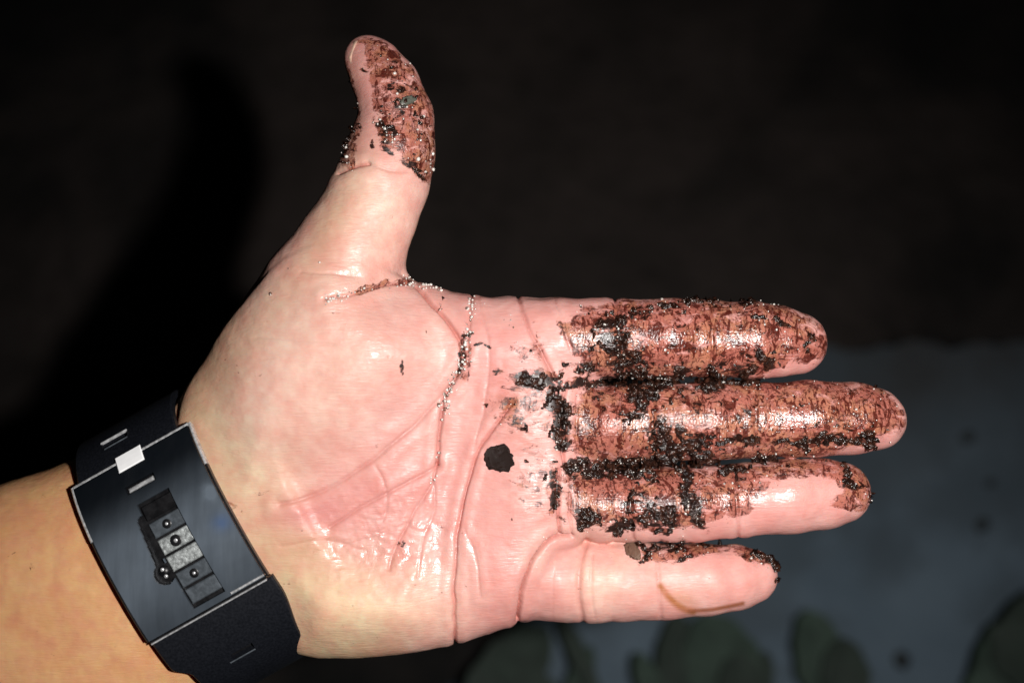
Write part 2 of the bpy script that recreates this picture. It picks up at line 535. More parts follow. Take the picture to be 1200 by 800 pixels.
fingers = {
 'index':  [(600, 400, 0, 48), (655, 399, 6, 49), (700, 397, 8, 47), (735, 396, 8, 44.5), (785, 396, 9, 46.5), (833, 397, 5, 43.2), (880, 398, 5, 44.8), (912, 400, 2, 42), (932, 402, -1, 37)],
 'middle': [(600, 495, -2, 46), (665, 499, 6, 46), (715, 497, 10, 45), (765, 495, 10, 44.2), (830, 493, 10, 45.8), (888, 492, 6, 42.6), (950, 490, 5, 44.6), (1000, 490, 1, 42), (1023, 491, -2, 37)],
 'ring':   [(600, 585, -3, 44), (660, 588, 5, 43), (705, 591, 8, 42), (745, 592, 8, 41.2), (810, 590, 8, 44), (870, 586, 4, 41.8), (925, 581, 4, 43.6), (965, 578, 0, 41), (984, 577, -3, 36)],
 'pinky':  [(570, 672, -14, 44), (620, 678, -8, 47), (650, 678, -6, 48.5), (685, 679, -4, 48), (730, 680, -4, 46), (775, 681, -6, 43.2), (825, 679, -6, 42.2), (860, 676, -9, 38), (880, 674, -12, 32)],
}
F = None
for nm, pts in fingers.items():
    f = chain_field(pts, 4.0, flat=1.04)
    F = f if F is None else smin(F, f, 3.0)

# thumb: rises from the thenar, bends back at the tip
thumb = [(352, 420, -5, 92), (383, 345, 4, 74), (412, 290, 8, 62), (432, 250, 8, 55), (448, 213, 6, 52), (459, 176, 4, 50), (464, 138, 3, 42), (454, 102, 1, 37), (438, 77, -1, 31), (429, 67, -3, 25)]
FT = chain_field(thumb, 10.0, flat=1.06)

# palm slab
palm_px = [(478, 330), (500, 334), (550, 347), (620, 350), (690, 354), (702, 400), (702, 600), (668, 650), (640, 700), (612, 726), (580, 740), (535, 753),
           (480, 765), (400, 771), (355, 767), (338, 752), (322, 700), (290, 650), (255, 590), (226, 530), (215, 480), (225, 445), (257, 398), (300, 345), (345, 302), (400, 285)]
palm_ln = smooth_line([(x - 600, 400 - y) for x, y in palm_px], 2, True)
X2, Y2 = np.meshgrid(gx, gy, indexing='ij')
dP = poly_sd(X2, Y2, palm_ln)
def prof(d, R):
    t = np.clip(d / R, 0, 1)
    return np.sqrt(np.maximum(0, 1 - (1 - t) ** 2))
def dome(poly, R, z=60):
    ln = smooth_line([P(x, y, z)[:2] for x, y in poly], 2, True)
    d = poly_sd(X2, Y2, ln)
    return sstep(0, R, d)
then_px = [(480, 325), (513, 363), (541, 408), (537, 438), (500, 487), (407, 557), (330, 590), (268, 600), (215, 500), (250, 390), (345, 290), (400, 270)]
hypo_px = [(505, 590), (470, 640), (400, 640), (345, 640), (300, 660), (330, 770), (400, 790), (533, 775), (531, 660)]
def gauss(cx, cy, sx, sy, z=55, rot=0.0):
    a, b, _ = P(cx, cy, z)
    dx, dy = X2 - a, Y2 - b
    c, s = math.cos(rot), math.sin(rot)
    u = (dx * c + dy * s) / sx; v = (-dx * s + dy * c) / sy
    return np.exp(-0.5 * (u * u + v * v))
top = (57 + 26 * dome(then_px, 95) + 9 * gauss(400, 440, 90, 80) + 17 * dome(hypo_px, 70) - 11 * gauss(515, 560, 45, 90)
       + 6 * gauss(600, 405, 26, 34) + 5 * gauss(618, 497, 26, 28) + 6 * gauss(615, 585, 26, 30) + 7 * gauss(583, 670, 34, 42) + 5 * gauss(470, 560, 30, 40))
Rr = 74.0
pr = prof(dP, Rr)
h_top = top * pr
h_bot = -62 * pr
out2 = np.minimum(dP, 0)                      # negative outside
Zg = gz[None, None, :]
mid = (h_top + h_bot)[:, :, None] * 0.5
half = (h_top - h_bot)[:, :, None] * 0.5
# pseudo distance: vertical inside, combined outside; flattened slope near the rim
FP = (np.abs(Zg - mid) - half)
FP = np.where(out2[:, :, None] < 0, np.sqrt(np.maximum(FP, 0) ** 2 + out2[:, :, None] ** 2), FP * (0.35 + 0.65 * np.clip(dP / Rr, 0, 1))[:, :, None]).astype(np.float32)

# wrist + forearm: elliptical tube along its own axis
WA = np.array([-0.872, -0.490]); WN = np.array([-0.490, 0.872])    # axis towards the elbow, across towards the thumb side (y up)
WC = np.array([218 - 600, 400 - 648.0])
ru = (X2 - WC[0]) * WA[0] + (Y2 - WC[1]) * WA[1]
rn = (X2 - WC[0]) * WN[0] + (Y2 - WC[1]) * WN[1]
semi_n = np.interp(ru, [-220, -120, -30, 40, 100, 170, 320], [150, 158, 154, 158, 168, 181, 200])
semi_z = np.interp(ru, [-220, -120, -30, 40, 150, 320], [70, 84, 96, 102, 110, 124])
cen_z = np.interp(ru, [-220, -60, 60, 320], [-10, -26, -30, -32])
RN = (rn / semi_n)[:, :, None]
FZ = (Zg - cen_z[:, :, None]) / semi_z[:, :, None]
# super-ellipse, flatter on the inside of the wrist
q = (np.abs(RN) ** 2.3 + np.abs(FZ) ** 2.3) ** (1 / 2.3)
FW = (q - 1) * (semi_z * 0.9 + 10)[:, :, None]
FW = np.maximum(FW, (-ru - 150)[:, :, None]).astype(np.float32)
del RN, FZ, q
FP = smin(FP, FW, 26)
del FW
FP = smin(FP, FT, 26); del FT
FP = smin(FP, chain_field([(262, 540, -50, 44), (241, 494, -46, 43), (252, 468, -48, 38)], 6.0), 5); F = smin(FP, F, 11); del FP

def surface_nets(V):
    ins = V < 0
    c = [ins[dx:NX - 1 + dx, dy:NY - 1 + dy, dz:NZ - 1 + dz] for dx in (0, 1) for dy in (0, 1) for dz in (0, 1)]
    cnt = sum(a.astype(np.uint8) for a in c)
    I, J, K_ = np.nonzero((cnt > 0) & (cnt < 8))
    cv = {}
    for dx in (0, 1):
        for dy in (0, 1):
            for dz in (0, 1):
                cv[(dx, dy, dz)] = V[I + dx, J + dy, K_ + dz]
    acc = np.zeros((len(I), 3)); n = np.zeros(len(I))
    ks = list(cv)
    for a in ks:
        for b in ks:
            if a < b and sum(abs(a[i] - b[i]) for i in range(3)) == 1:
                va, vb = cv[a], cv[b]
                m = (va < 0) != (vb < 0)
                t = np.where(m, va / np.where(m, va - vb, 1), 0)
                for i in range(3):
                    acc[:, i] += np.where(m, a[i] + (b[i] - a[i]) * t, 0)
                n += m
    pos = acc / n[:, None] + np.stack([I, J, K_], 1)
    idx = np.full((NX - 1, NY - 1, NZ - 1), -1, dtype=np.int32)
    idx[I, J, K_] = np.arange(len(I))
    faces = []
    def quads(axis):
        if axis == 0: a, b = ins[:-1, 1:-1, 1:-1], ins[1:, 1:-1, 1:-1]
        elif axis == 1: a, b = ins[1:-1, :-1, 1:-1], ins[1:-1, 1:, 1:-1]
        else: a, b = ins[1:-1, 1:-1, :-1], ins[1:-1, 1:-1, 1:]
        for flip, m in ((False, a & ~b), (True, ~a & b)):
            i, j, k = np.nonzero(m)
            if axis == 0:
                j = j + 1; k = k + 1
                q4 = [idx[i, j - 1, k - 1], idx[i, j, k - 1], idx[i, j, k], idx[i, j - 1, k]]
            elif axis == 1:
                i = i + 1; k = k + 1
                q4 = [idx[i - 1, j, k - 1], idx[i - 1, j, k], idx[i, j, k], idx[i, j, k - 1]]
            else:
                i = i + 1; j = j + 1
                q4 = [idx[i - 1, j - 1, k], idx[i, j - 1, k], idx[i, j, k], idx[i - 1, j, k]]
            qq = np.stack(q4, 1)
            if flip: qq = qq[:, ::-1]
            faces.append(qq)
    for ax in (0, 1, 2): quads(ax)
    fa = np.concatenate(faces)
    fa = fa[(fa >= 0).all(1)]
    pos = np.stack([gx[0] + pos[:, 0] * STEP, gy[0] + pos[:, 1] * STEP, gz[0] + pos[:, 2] * STEP], 1)
    return pos, fa
V, Fc = surface_nets(F)
del F
# relax a little
def relax(V, Fc, n, lam=0.5):
    e = np.concatenate([Fc[:, [0, 1]], Fc[:, [1, 2]], Fc[:, [2, 3]], Fc[:, [3, 0]]])
    e = np.concatenate([e, e[:, ::-1]])
    deg = np.bincount(e[:, 0], minlength=len(V)).astype(float)
    for _ in range(n):
        A = np.stack([np.bincount(e[:, 0], weights=V[e[:, 1], c], minlength=len(V)) for c in range(3)], 1) / deg[:, None]
        V = V + lam * (A - V)
    return V
V = relax(V, Fc, 3)

def subdivide(V, Fc):
    e = np.concatenate([Fc[:, [0, 1]], Fc[:, [1, 2]], Fc[:, [2, 3]], Fc[:, [3, 0]]]).astype(np.int64)
    es = np.sort(e, 1)
    key = es[:, 0] * len(V) + es[:, 1]
    u, inv = np.unique(key, return_inverse=True)
    a, b = u // len(V), u % len(V)
    nF, nV = len(Fc), len(V)
    fcen = V[Fc].mean(1)
    emid = (V[a] + V[b]) * 0.5
    # Catmull-Clark style edge points
    fi = np.tile(np.arange(nF), 4)
    es_ = np.stack([np.bincount(inv, weights=fcen[fi, c], minlength=len(u)) for c in range(3)], 1)
    ec = np.bincount(inv, minlength=len(u))
    ep = np.where((ec == 2)[:, None], (emid * 2 + es_) / 4, emid)
    # vertex points
    n = np.bincount(Fc.ravel(), minlength=nV).astype(float)
    Favg = np.stack([np.bincount(Fc.ravel(), weights=np.repeat(fcen[:, c], 4), minlength=nV) for c in range(3)], 1) / n[:, None]
    en = np.bincount(np.concatenate([a, b]), minlength=nV).astype(float)
    Eavg = np.stack([np.bincount(np.concatenate([a, b]), weights=np.concatenate([emid[:, c]] * 2), minlength=nV) for c in range(3)], 1) / en[:, None]
    vp = (Favg + 2 * Eavg + (n - 3)[:, None] * V) / n[:, None]
    W = np.concatenate([vp, ep, fcen])
    i4 = inv.reshape(4, nF)
    c = nV + len(u) + np.arange(nF)
    e0, e1, e2, e3 = [nV + i4[k] for k in range(4)]
    q = np.concatenate([np.stack([Fc[:, 0], e0, c, e3], 1), np.stack([Fc[:, 1], e1, c, e0], 1),
                        np.stack([Fc[:, 2], e2, c, e1], 1), np.stack([Fc[:, 3], e3, c, e2], 1)])
    return W, q
V, Fc = subdivide(V, Fc)

def normals(V, Fc):
    a = V[Fc[:, 2]] - V[Fc[:, 0]]; b = V[Fc[:, 3]] - V[Fc[:, 1]]
    fn = np.cross(a, b)
    nn = np.stack([np.bincount(Fc.ravel(), weights=np.repeat(fn[:, c], 4), minlength=len(V)) for c in range(3)], 1)
    return nn / (np.linalg.norm(nn, axis=1, keepdims=True) + 1e-9)
NN = normals(V, Fc)

def uv_of(V):
    k = D / (D - V[:, 2])
    return (600 + V[:, 0] * k).astype(np.float32), (400 - V[:, 1] * k).astype(np.float32)
U, W_ = uv_of(V)
front = sstep(-0.15, 0.25, NN[:, 2]).astype(np.float32)

# ---- creases (polyline, half width, depth, side bulge)
CR = [
 ([(487, 334), (513, 361), (533, 388), (544, 409), (540, 434), (521, 462), (517, 490), (513, 543)], 3.2, 5.5, 2.5),
 ([(541, 434), (500, 487), (455, 525), (407, 560), (365, 582), (328, 590)], 3.4, 1.9, 2.6),
 ([(385, 618), (433, 587), (470, 569), (513, 545)], 2.6, 1.9, 2.0),
 ([(513, 543), (505, 567), (480, 613), (465, 637), (457, 668)], 2.6, 2.0, 2.0),
 ([(507, 567), (510, 597), (498, 623), (490, 675)], 2.2, 1.1, 1.0),
 ([(598, 473), (575, 508), (555, 536), (541, 590), (532, 657), (531, 700), (534, 756)], 2.6, 5.0, 2.5),
 ([(668, 626), (645, 629), (628, 649), (614, 683), (606, 726)], 2.8, 8.0, 3.5),
 ([(380, 351), (413, 344), (453, 331), (480, 331)], 2.6, 3.5, 1.5),
 ([(553, 346), (551, 387), (547, 412)], 2.6, 2.8, 1.5),
 ([(606, 348), (620, 382), (634, 412), (650, 444)], 3.0, 3.0, 1.5),
 ([(719, 345), (722, 375), (728, 400), (736, 440)], 2.6, 3.2, 2.0),
 ([(833, 352), (835, 400), (834, 442)], 2.4, 2.6, 1.8),
 ([(664, 448), (659, 480), (660, 515), (662, 545)], 2.8, 4.0, 2.0),
 ([(676, 462), (675, 500), (677, 535)], 2.0, 2.0, 1.0),
 ([(768, 450), (764, 480), (769, 540)], 2.6, 3.5, 2.0),
 ([(889, 448), (886, 490), (889, 535)], 2.4, 2.6, 1.8),
 ([(656, 550), (653, 580), (656, 625)], 2.8, 4.0, 2.0),
 ([(668, 560), (666, 590), (670, 626)], 2.0, 2.0, 1.0),
 ([(742, 552), (738, 590), (744, 633)], 2.6, 3.0, 2.0),
 ([(864, 545), (862, 585), (866, 628)], 2.4, 2.4, 1.8),
 ([(686, 632), (680, 665), (679, 700), (684, 735)], 5.0, 2.0, 2.5),
 ([(695, 650), (693, 690), (697, 722)], 2.2, 1.0, 1.0),
 ([(774, 634), (771, 675), (776, 722)], 4.0, 1.4, 1.0),
 ([(396, 202), (412, 196), (432, 192)], 3.0, 3.5, 2.0),
 ([(432, 192), (460, 200), (500, 205)], 2.4, 1.2, 1.0),
 ([(352, 318), (385, 322), (420, 322)], 2.4, 1.0, 1.0),
 ([(300, 395), (345, 398), (390, 405)], 2.2, 0.8, 0.6),
 ([(560, 350), (575, 410), (570, 470), (556, 528)], 2.0, 0.8, 0.8),
 ([(650, 352), (660, 378), (668, 408)], 2.2, 1.2, 0.8),
 ([(545, 620), (560, 655), (563, 700)], 2.0, 0.8, 0.8),
 ([(440, 545), (455, 575), (448, 610)], 1.8, 0.9, 0.7),
 ([(400, 640), (440, 628), (478, 612)], 1.8, 0.9, 0.7),
 ([(330, 640), (380, 632), (430, 645)], 1.8, 0.8, 0.7),
]
disp = np.zeros(len(V), dtype=np.float32)
crease_m = np.zeros(len(V), dtype=np.float32)
wig = (fbm(U / 30, W_ / 30, 0.5, 4) - 0.5) * 7
wig2 = (fbm(U / 30, W_ / 30, 9.5, 4) - 0.5) * 7
for pts, wd, dp, bl in CR:
    xs = [p[0] for p in pts]; ys = [p[1] for p in pts]
    m = (U > min(xs) - 30) & (U < max(xs) + 30) & (W_ > min(ys) - 30) & (W_ < max(ys) + 30) & (NN[:, 2] > -0.2)
    ii = np.nonzero(m)[0]
    d = seg_dist(U[ii] + wig[ii], W_[ii] + wig2[ii], smooth_line(pts, 2))
    along_ = 0.55 + 0.9 * fbm(U[ii] / 25, W_[ii] / 25, 4.4, 2)
    g = np.exp(-(d / (wd * 0.66)) ** 2)
    dp = dp * along_
    disp[ii] += -dp * 1.0 * g + bl * 0.55 * np.exp(-((d - wd * 3.6) / (wd * 2.4)) ** 2)
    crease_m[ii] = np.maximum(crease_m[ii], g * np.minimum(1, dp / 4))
# soft unevenness of flesh
disp += (fbm(U / 46, W_ / 46, V[:, 2].astype(np.float32) / 46, 3) - 0.5) * 3.2
for px_, py_, rx_, ry_, am_ in ((785, 396, 26, 26, 3), (885, 398, 26, 26, 4), (692, 398, 20, 26, 2.5), (715, 496, 26, 26, 3), (828, 493, 30, 26, 3), (955, 490, 34, 26, 4),
                        (700, 590, 22, 26, 3), (802, 590, 32, 26, 3), (925, 580, 32, 26, 4), (650, 680, 20, 28, 3), (730, 680, 26, 28, 3), (830, 678, 30, 26, 4)):
    disp += front * am_ * np.exp(-((U - px_) / rx_) ** 2 - ((W_ - py_) / ry_) ** 2)
disp += (fbm(U / 9, W_ / 9, V[:, 2].astype(np.float32) / 9, 2, 4) - 0.5) * 0.6
# wrinkly soaked area between thenar and heel
wr = np.exp(-(((U - 455) / 75) ** 2 + ((W_ - 625) / 48) ** 2)) * front
disp += 0.7 * wr * (fbm(U / 7 + W_ / 9, W_ / 5 - U / 16, 1.0, 3, 2) - 0.5) * 3.4
V = V + NN * disp[:, None]
NN = normals(V, Fc)

# ---- masks for what sticks to the skin
def ell(cx, cy, rx, ry, rot=0.0, soft=0.35):
    c, s = math.cos(rot), math.sin(rot)
    dx, dy = U - cx, W_ - cy
    r = np.sqrt(((dx * c + dy * s) / rx) ** 2 + ((-dx * s + dy * c) / ry) ** 2)
    return 1 - sstep(1 - soft, 1 + soft, r)
def line(pts, wd, soft=0.5):
    d = seg_dist(U, W_, smooth_line(pts, 1))
    return 1 - sstep(wd * (1 - soft), wd * (1 + soft), d)
def pol(pts, soft):
    return sstep(-soft, soft, poly_sd(U, W_, smooth_line(pts, 1, True)))
hand_side = sstep(-0.5, -0.2, NN[:, 2]).astype(np.float32)

film = np.zeros(len(V), np.float32)
def addf(m, s): 
    global film
    film = np.maximum(film, m * s)
addf(pol([(657, 372), (720, 352), (800, 345), (930, 352), (975, 390), (975, 425), (930, 425), (880, 450), (740, 450), (690, 442), (660, 400)], 15), 0.76)
addf(pol([(668, 452), (760, 442), (960, 440), (1035, 450), (1068, 490), (1050, 512), (1000, 528), (900, 548), (760, 552), (668, 548)], 13), 0.78)
addf(pol([(662, 552), (760, 545), (900, 538), (905, 560), (890, 590), (840, 612), (760, 615), (680, 612), (662, 590)], 17), 0.80)
addf(pol([(885, 538), (985, 530), (1024, 560), (1026, 592), (1000, 594), (982, 566), (940, 560), (880, 566)], 10), 0.70)
addf(ell(990, 588, 34, 9, 0.25), 0.6)
addf(pol([(752, 634), (870, 634), (912, 650), (918, 664), (880, 660), (850, 645), (790, 660), (752, 656)], 4), 0.66)
addf(pol([(412, 36), (470, 55), (515, 130), (516, 215), (492, 218), (470, 180), (440, 175), (437, 120), (425, 75)], 8), 0.66)
addf(line([(398, 70), (412, 118), (414, 150), (408, 190)], 9), 0.60)
addf(line([(420, 342), (455, 330), (478, 332)], 5), 0.56)
addf(ell(622, 475, 46, 50, 0, .8), 0.42)
addf(ell(634, 562, 34, 38, 0, .8), 0.40)
addf(ell(600, 472, 24, 14, 0, .8), 0.62)
addf(ell(625, 412, 24, 16, 0, .8), 0.46)
addf(ell(545, 415, 9, 34), 0.52)
clean = np.maximum.reduce([ell(945, 580, 34, 20, -0.1), ell(1020, 525, 34, 12, -0.3), ell(930, 437, 34, 8, -0.1), ell(425, 90, 8, 42, -0.1)])
film *= (1 - 0.6 * clean)
film *= hand_side

mud = np.zeros(len(V), np.float32)
U0_, W0_ = U, W_
U = U + (fbm(U0_ / 17, W0_ / 17, 5.1, 4) - 0.5) * 34
W_ = W_ + (fbm(U0_ / 17, W0_ / 17, 15.7, 4) - 0.5) * 22
def addm(m, s=1.0):
    global mud
    mud = np.maximum(mud, m * s)
def ML(pts, wd, s=1.0): addm(line(pts, wd * 1.3, 0.7), s)
def ME(cx, cy, rx, ry, rot=0.0, s=1.0): addm(ell(cx, cy, rx * 1.12, ry * 1.12, rot, 0.5), s)
ML([(655, 455), (654, 480), (652, 500), (655, 520)], 9)
ML([(660, 447), (700, 449), (735, 447)], 4, .9)
ML([(716, 380), (724, 400), (733, 425), (740, 442)], 11)
ME(735, 425, 20, 14); ME(770, 451, 34, 11); ME(757, 468, 15, 14); ME(740, 487, 12, 10, 0, .8)
ME(795, 436, 13, 8); ME(832, 450, 18, 8); ME(870, 446, 20, 5, 0, .85)
ME(690, 432, 16, 8, 0, .75); ME(664, 428, 8, 5, 0, .8); ME(706, 396, 9, 12, 0, .75); ME(690, 408, 14, 6, .3, .65)
ME(894, 422, 13, 10); ME(872, 430, 14, 7, 0, .85); ME(947, 404, 8, 12, 0, .8); ME(917, 374, 7, 12, -.4, .8); ME(950, 412, 9, 5, 0, .85); ME(833, 432, 12, 8, 0, .8)
ML([(735, 372), (768, 362), (790, 353), (840, 352)], 4, .8); ME(760, 366, 9, 8, 0, .8); ME(725, 378, 6, 12, 0, .9)
ME(885, 354, 10, 3, 0, .9); ME(800, 352, 12, 3, 0, .9)
ML([(668, 546), (700, 548), (745, 548), (775, 540)], 9); ME(690, 550, 20, 9); ME(738, 548, 20, 10)
ML([(775, 495), (772, 515), (780, 530)], 9, .9); ME(785, 530, 16, 12); ME(815, 520, 17, 13); ME(826, 538, 13, 10); ME(800, 507, 10, 12, 0, .9)
ML([(840, 513), (862, 516), (880, 514), (893, 517)], 4, 1); ML([(905, 516), (930, 518), (952, 514)], 3.2, .95); ML([(958, 515), (975, 513), (992, 514), (1012, 510)], 4, .95); ME(893, 538, 18, 6); ME(945, 518, 9, 13, 0, .85); ME(1012, 517, 9, 8); ME(985, 510, 22, 5, 0, .8)
ME(860, 548, 18, 4); ME(700, 480, 14, 6, 0, .6); ME(745, 460, 14, 12, 0, .9); ME(700, 468, 10, 4, 0, .7)
ME(842, 470, 24, 7, -.1, .5); ME(820, 478, 10, 9, 0, .7)
ML([(802, 550), (805, 570), (808, 590), (812, 608)], 8); ME(804, 560, 12, 14); ME(780, 606, 14, 12); ME(757, 602, 19, 15); ME(745, 588, 9, 14, 0, .85)
ME(688, 606, 15, 12); ME(726, 616, 16, 9); ME(764, 556, 7, 12, 0, .8); ME(775, 620, 14, 4, 0, .9); ME(820, 612, 8, 8, 0, .75)
ML([(652, 552), (654, 575), (652, 600)], 5, .9)
ME(995, 564, 11, 9); ML([(985, 548), (1008, 560), (1014, 580)], 4, .7)
ME(900, 655, 17, 8, .2); ME(912, 660, 7, 9); ME(884, 648, 12, 6, 0, .85); ML([(752, 640), (775, 641), (795, 638)], 4, .85); ME(783, 642, 9, 6, 0, .9); ME(801, 656, 11, 2.5, -.15)
ME(757, 655, 6, 9); ME(902, 681, 3.5, 3, 0, 1); ME(830, 640, 20, 3, 0, .7)
ML([(546, 390), (546, 415), (541, 438)], 2.6, .85)
ME(476, 432, 3, 8, 0, .9); ME(516, 352, 2.5, 5, 0, 1); ME(510, 362, 2, 4, 0, .9); ME(563, 405, 4, 3, 0, .9); ME(573, 475, 4, 3, 0, .95); ME(467, 637, 3, 4, 0, .9); ME(496, 386, 2, 2); ME(597, 606, 2, 2)
ME(606, 497, 12, 7, .4, .8); ME(598, 472, 12, 4, .3, .75); ME(642, 566, 5, 18, .2, .5); ME(626, 555, 14, 5, 0, .4); ME(618, 408, 8, 3, .5, .75)
ME(590, 432, 6, 4, .5, .7); ME(630, 470, 18, 7, 0, .25); ME(646, 540, 9, 12, 0, .6)
for k in range(6):
    ML([(624 + 5 * ((k * 7) % 4), 541 + 8 * k + (k * 5) % 4), (638 + 3 * ((k * 5) % 4), 545 + 8 * k)], 1.3, .62)
ME(629, 447, 22, 12)
# thumb
ML([(449, 146), (454, 158), (460, 178)], 4, .9); ME(476, 120, 6, 8, .4, .9); ME(466, 102, 6, 5, 0, .8); ML([(470, 190), (482, 195), (498, 200)], 3, .8); ML([(484, 180), (488, 206), (496, 212)], 3, .8)
ME(424, 83, 8, 2.5, .1, .9); ME(440, 170, 3, 6, 0, .8); ME(440, 140, 4, 5, 0, .7); ME(462, 78, 8, 5, .7, .6); ME(490, 140, 5, 10, 0, .6)
ML([(404, 178), (410, 160), (412, 146)], 4, .6)
U, W_ = U0_, W0_
nz_ = fbm(U / 7.5, W_ / 7.5, (V[:, 2] / 7.5).astype(np.float32), 4, 1)
nz2 = fbm(U / 22, W_ / 22, (V[:, 2] / 22).astype(np.float32), 3, 3)
# spatter: small specks wherever there is film
speck = sstep(0.64, 0.70, fbm(U / 6.0, W_ / 4.6, (V[:, 2] / 6).astype(np.float32), 3, 6)) * sstep(0.45, 0.66, film) * sstep(0.42, 0.56, nz2)
mud = np.maximum(mud, film * 0.30 * sstep(0.36, 0.6, nz2))
grime = np.clip(np.maximum(mud * 0.66, film * 0.36 * sstep(0.36, 0.56, fbm(U / 30, W_ / 24, 6.6, 3, 21))), 0, 1).astype(np.float32) * hand_side
grime *= 1 - 0.9 * ell(634, 512, 36, 100, 0, .6) * (1 - sstep(0.5, 0.9, mud))
nz3 = fbm(U / 3.6, W_ / 3.6, (V[:, 2] / 3.6).astype(np.float32), 3, 17)
mudv = mud + (nz_ - 0.5) * 1.9 + (nz2 - 0.5) * 0.6 + (nz3 - 0.5) * 2.0

mudv = np.where(mud > 0.03, np.maximum(mudv, speck * 0.75), 0) * hand_side
film = np.maximum(film, sstep(0.35, 0.8, mud) * 0.55 * hand_side)

# ---- skin colour (pigment and flush, some highlight and shade painted in)
def C(r, g, b): return np.array([r, g, b], dtype=np.float32)
pink = C(0.64, 0.325, 0.29); pale = C(0.66, 0.465, 0.36); tan = C(0.50, 0.32, 0.185); arm = C(0.68, 0.37, 0.165); red = C(0.56, 0.215, 0.20); cream = C(0.66, 0.49, 0.31)
colr = np.tile(pink, (len(V), 1))
def blend(m, c):
    global colr
    m = np.clip(m, 0, 1)[:, None]
    colr = colr * (1 - m) + c * m
vary = fbm(U / 40, W_ / 40, 0.2, 4, 8)
def g2(cx, cy, sx, sy, rot=0.0):
    c, s = math.cos(rot), math.sin(rot)
    dx, dy = U - cx, W_ - cy
    return np.exp(-(((dx * c + dy * s) / sx) ** 2 + ((-dx * s + dy * c) / sy) ** 2))
blend(1 - sstep(235, 330, U + (W_ - 450) * 0.1 * 0 + (vary - .5) * 60 - np.maximum(0, W_ - 480) * 0.62), tan)        # skin towards the wrist
blend(0.9 * g2(285, 560, 46, 100, -0.45), cream)
blend(0.7 * g2(330, 500, 60, 70), pale)
blend(0.95 * g2(400, 720, 110, 62), cream)
blend(0.9 * g2(425, 250, 70, 80), C(0.74, 0.51, 0.40))  # highlight at the thumb base painted in as paler skin
blend(0.75 * g2(300, 385, 110, 34, -.85), tan)  # tan thenar edge, with the shade of its flank painted in
blend(0.6 * g2(385, 260, 75, 24, -1.1), tan)  # tan thumb flank, its shade painted in as well
blend(0.45 * g2(410, 130, 14, 60), tan)  # shaded left side of the thumb tip, painted darker
blend(0.35 * g2(400, 400, 70, 50), pale)
blend(0.85 * g2(375, 430, 115, 100, 0.6), C(0.64, 0.43, 0.34))
blend(0.55 * g2(465, 490, 60, 60), C(0.53, 0.28, 0.255))
blend(0.6 * g2(470, 375, 45, 30), C(0.62, 0.33, 0.29))
blend(0.5 * g2(515, 400, 20, 50), C(0.66, 0.42, 0.35))
blend(0.85 * g2(365, 602, 60, 26), red)
blend(0.5 * g2(590, 430, 50, 70), red * 0.7 + pink * 0.3)
blend(0.35 * g2(470, 590, 70, 40), red)
blend(0.5 * g2(740, 690, 110, 30), pale * 0.6 + pink * 0.4)
blend(0.5 * g2(680, 665, 60, 45) * sstep(.4, .6, vary), cream * 0.5 + pink * 0.5)
blend(0.35 * g2(690, 675, 25, 50), pale)
blend(0.35 * g2(590, 690, 50, 50), red * .4 + pink * .6)
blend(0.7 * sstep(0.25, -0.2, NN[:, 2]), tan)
armu = (V[:, 0] - WC[0]) * WA[0] + (V[:, 1] - WC[1]) * WA[1]
blend(sstep(-20, 40, armu), arm)
colr *= (1 + (vary - 0.5)[:, None] * np.array([0.16, 0.5, 0.5]))
colr *= (1 + (fbm(U / 11, W_ / 11, 0.7, 3, 5) - 0.5)[:, None] * np.array([0.08, 0.30, 0.30]))
blend(0.55 * ell(622, 475, 40, 46, 0, .9) * sstep(0.40, 0.6, fbm(U / 9, W_ / 5, 8.8, 4, 3)), C(0.30, 0.09, 0.05))
blend(0.55 * ell(632, 560, 30, 36, 0, .9) * sstep(0.40, 0.6, fbm(U / 9, W_ / 5, 8.8, 4, 6)), C(0.28, 0.085, 0.05))
blend(0.5 * ell(600, 472, 22, 12, 0, .9), C(0.34, 0.09, 0.055))
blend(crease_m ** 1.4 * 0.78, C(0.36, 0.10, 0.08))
blend(0.95 * line([(774, 686), (786, 702), (801, 713), (812, 716)], 3.6, 0.8), C(0.33, 0.11, 0.025))
blend(0.9 * line([(808, 715), (835, 713), (870, 706)], 2.4, 0.9), C(0.24, 0.07, 0.02))
blend(0.35 * ell(800, 702, 16, 9, 0.5, 0.9), C(0.42, 0.22, 0.08))
colr = np.clip(colr, 0, 1)

wet = np.clip(0.75 * g2(470, 635, 80, 45) * sstep(0.40, 0.6, fbm(U / 12, W_ / 12, 3.0, 3, 9)) + 0.15 * g2(585, 600, 60, 120) + 0.45 * g2(440, 335, 60, 20)
              + 0.9 * g2(893, 400, 48, 20) + 0.7 * g2(815, 398, 30, 20) + 0.9 * g2(965, 494, 70, 20) + 0.7 * g2(870, 497, 40, 20)
              + 0.8 * g2(948, 572, 30, 16) + 0.6 * g2(860, 578, 40, 20) + 0.8 * g2(690, 398, 24, 16) + 0.7 * g2(745, 488, 14, 22) + 0.6 * g2(735, 585, 12, 22)
              + 0.22 * g2(400, 380, 100, 60), 0, 0.85).astype(np.float32) * front

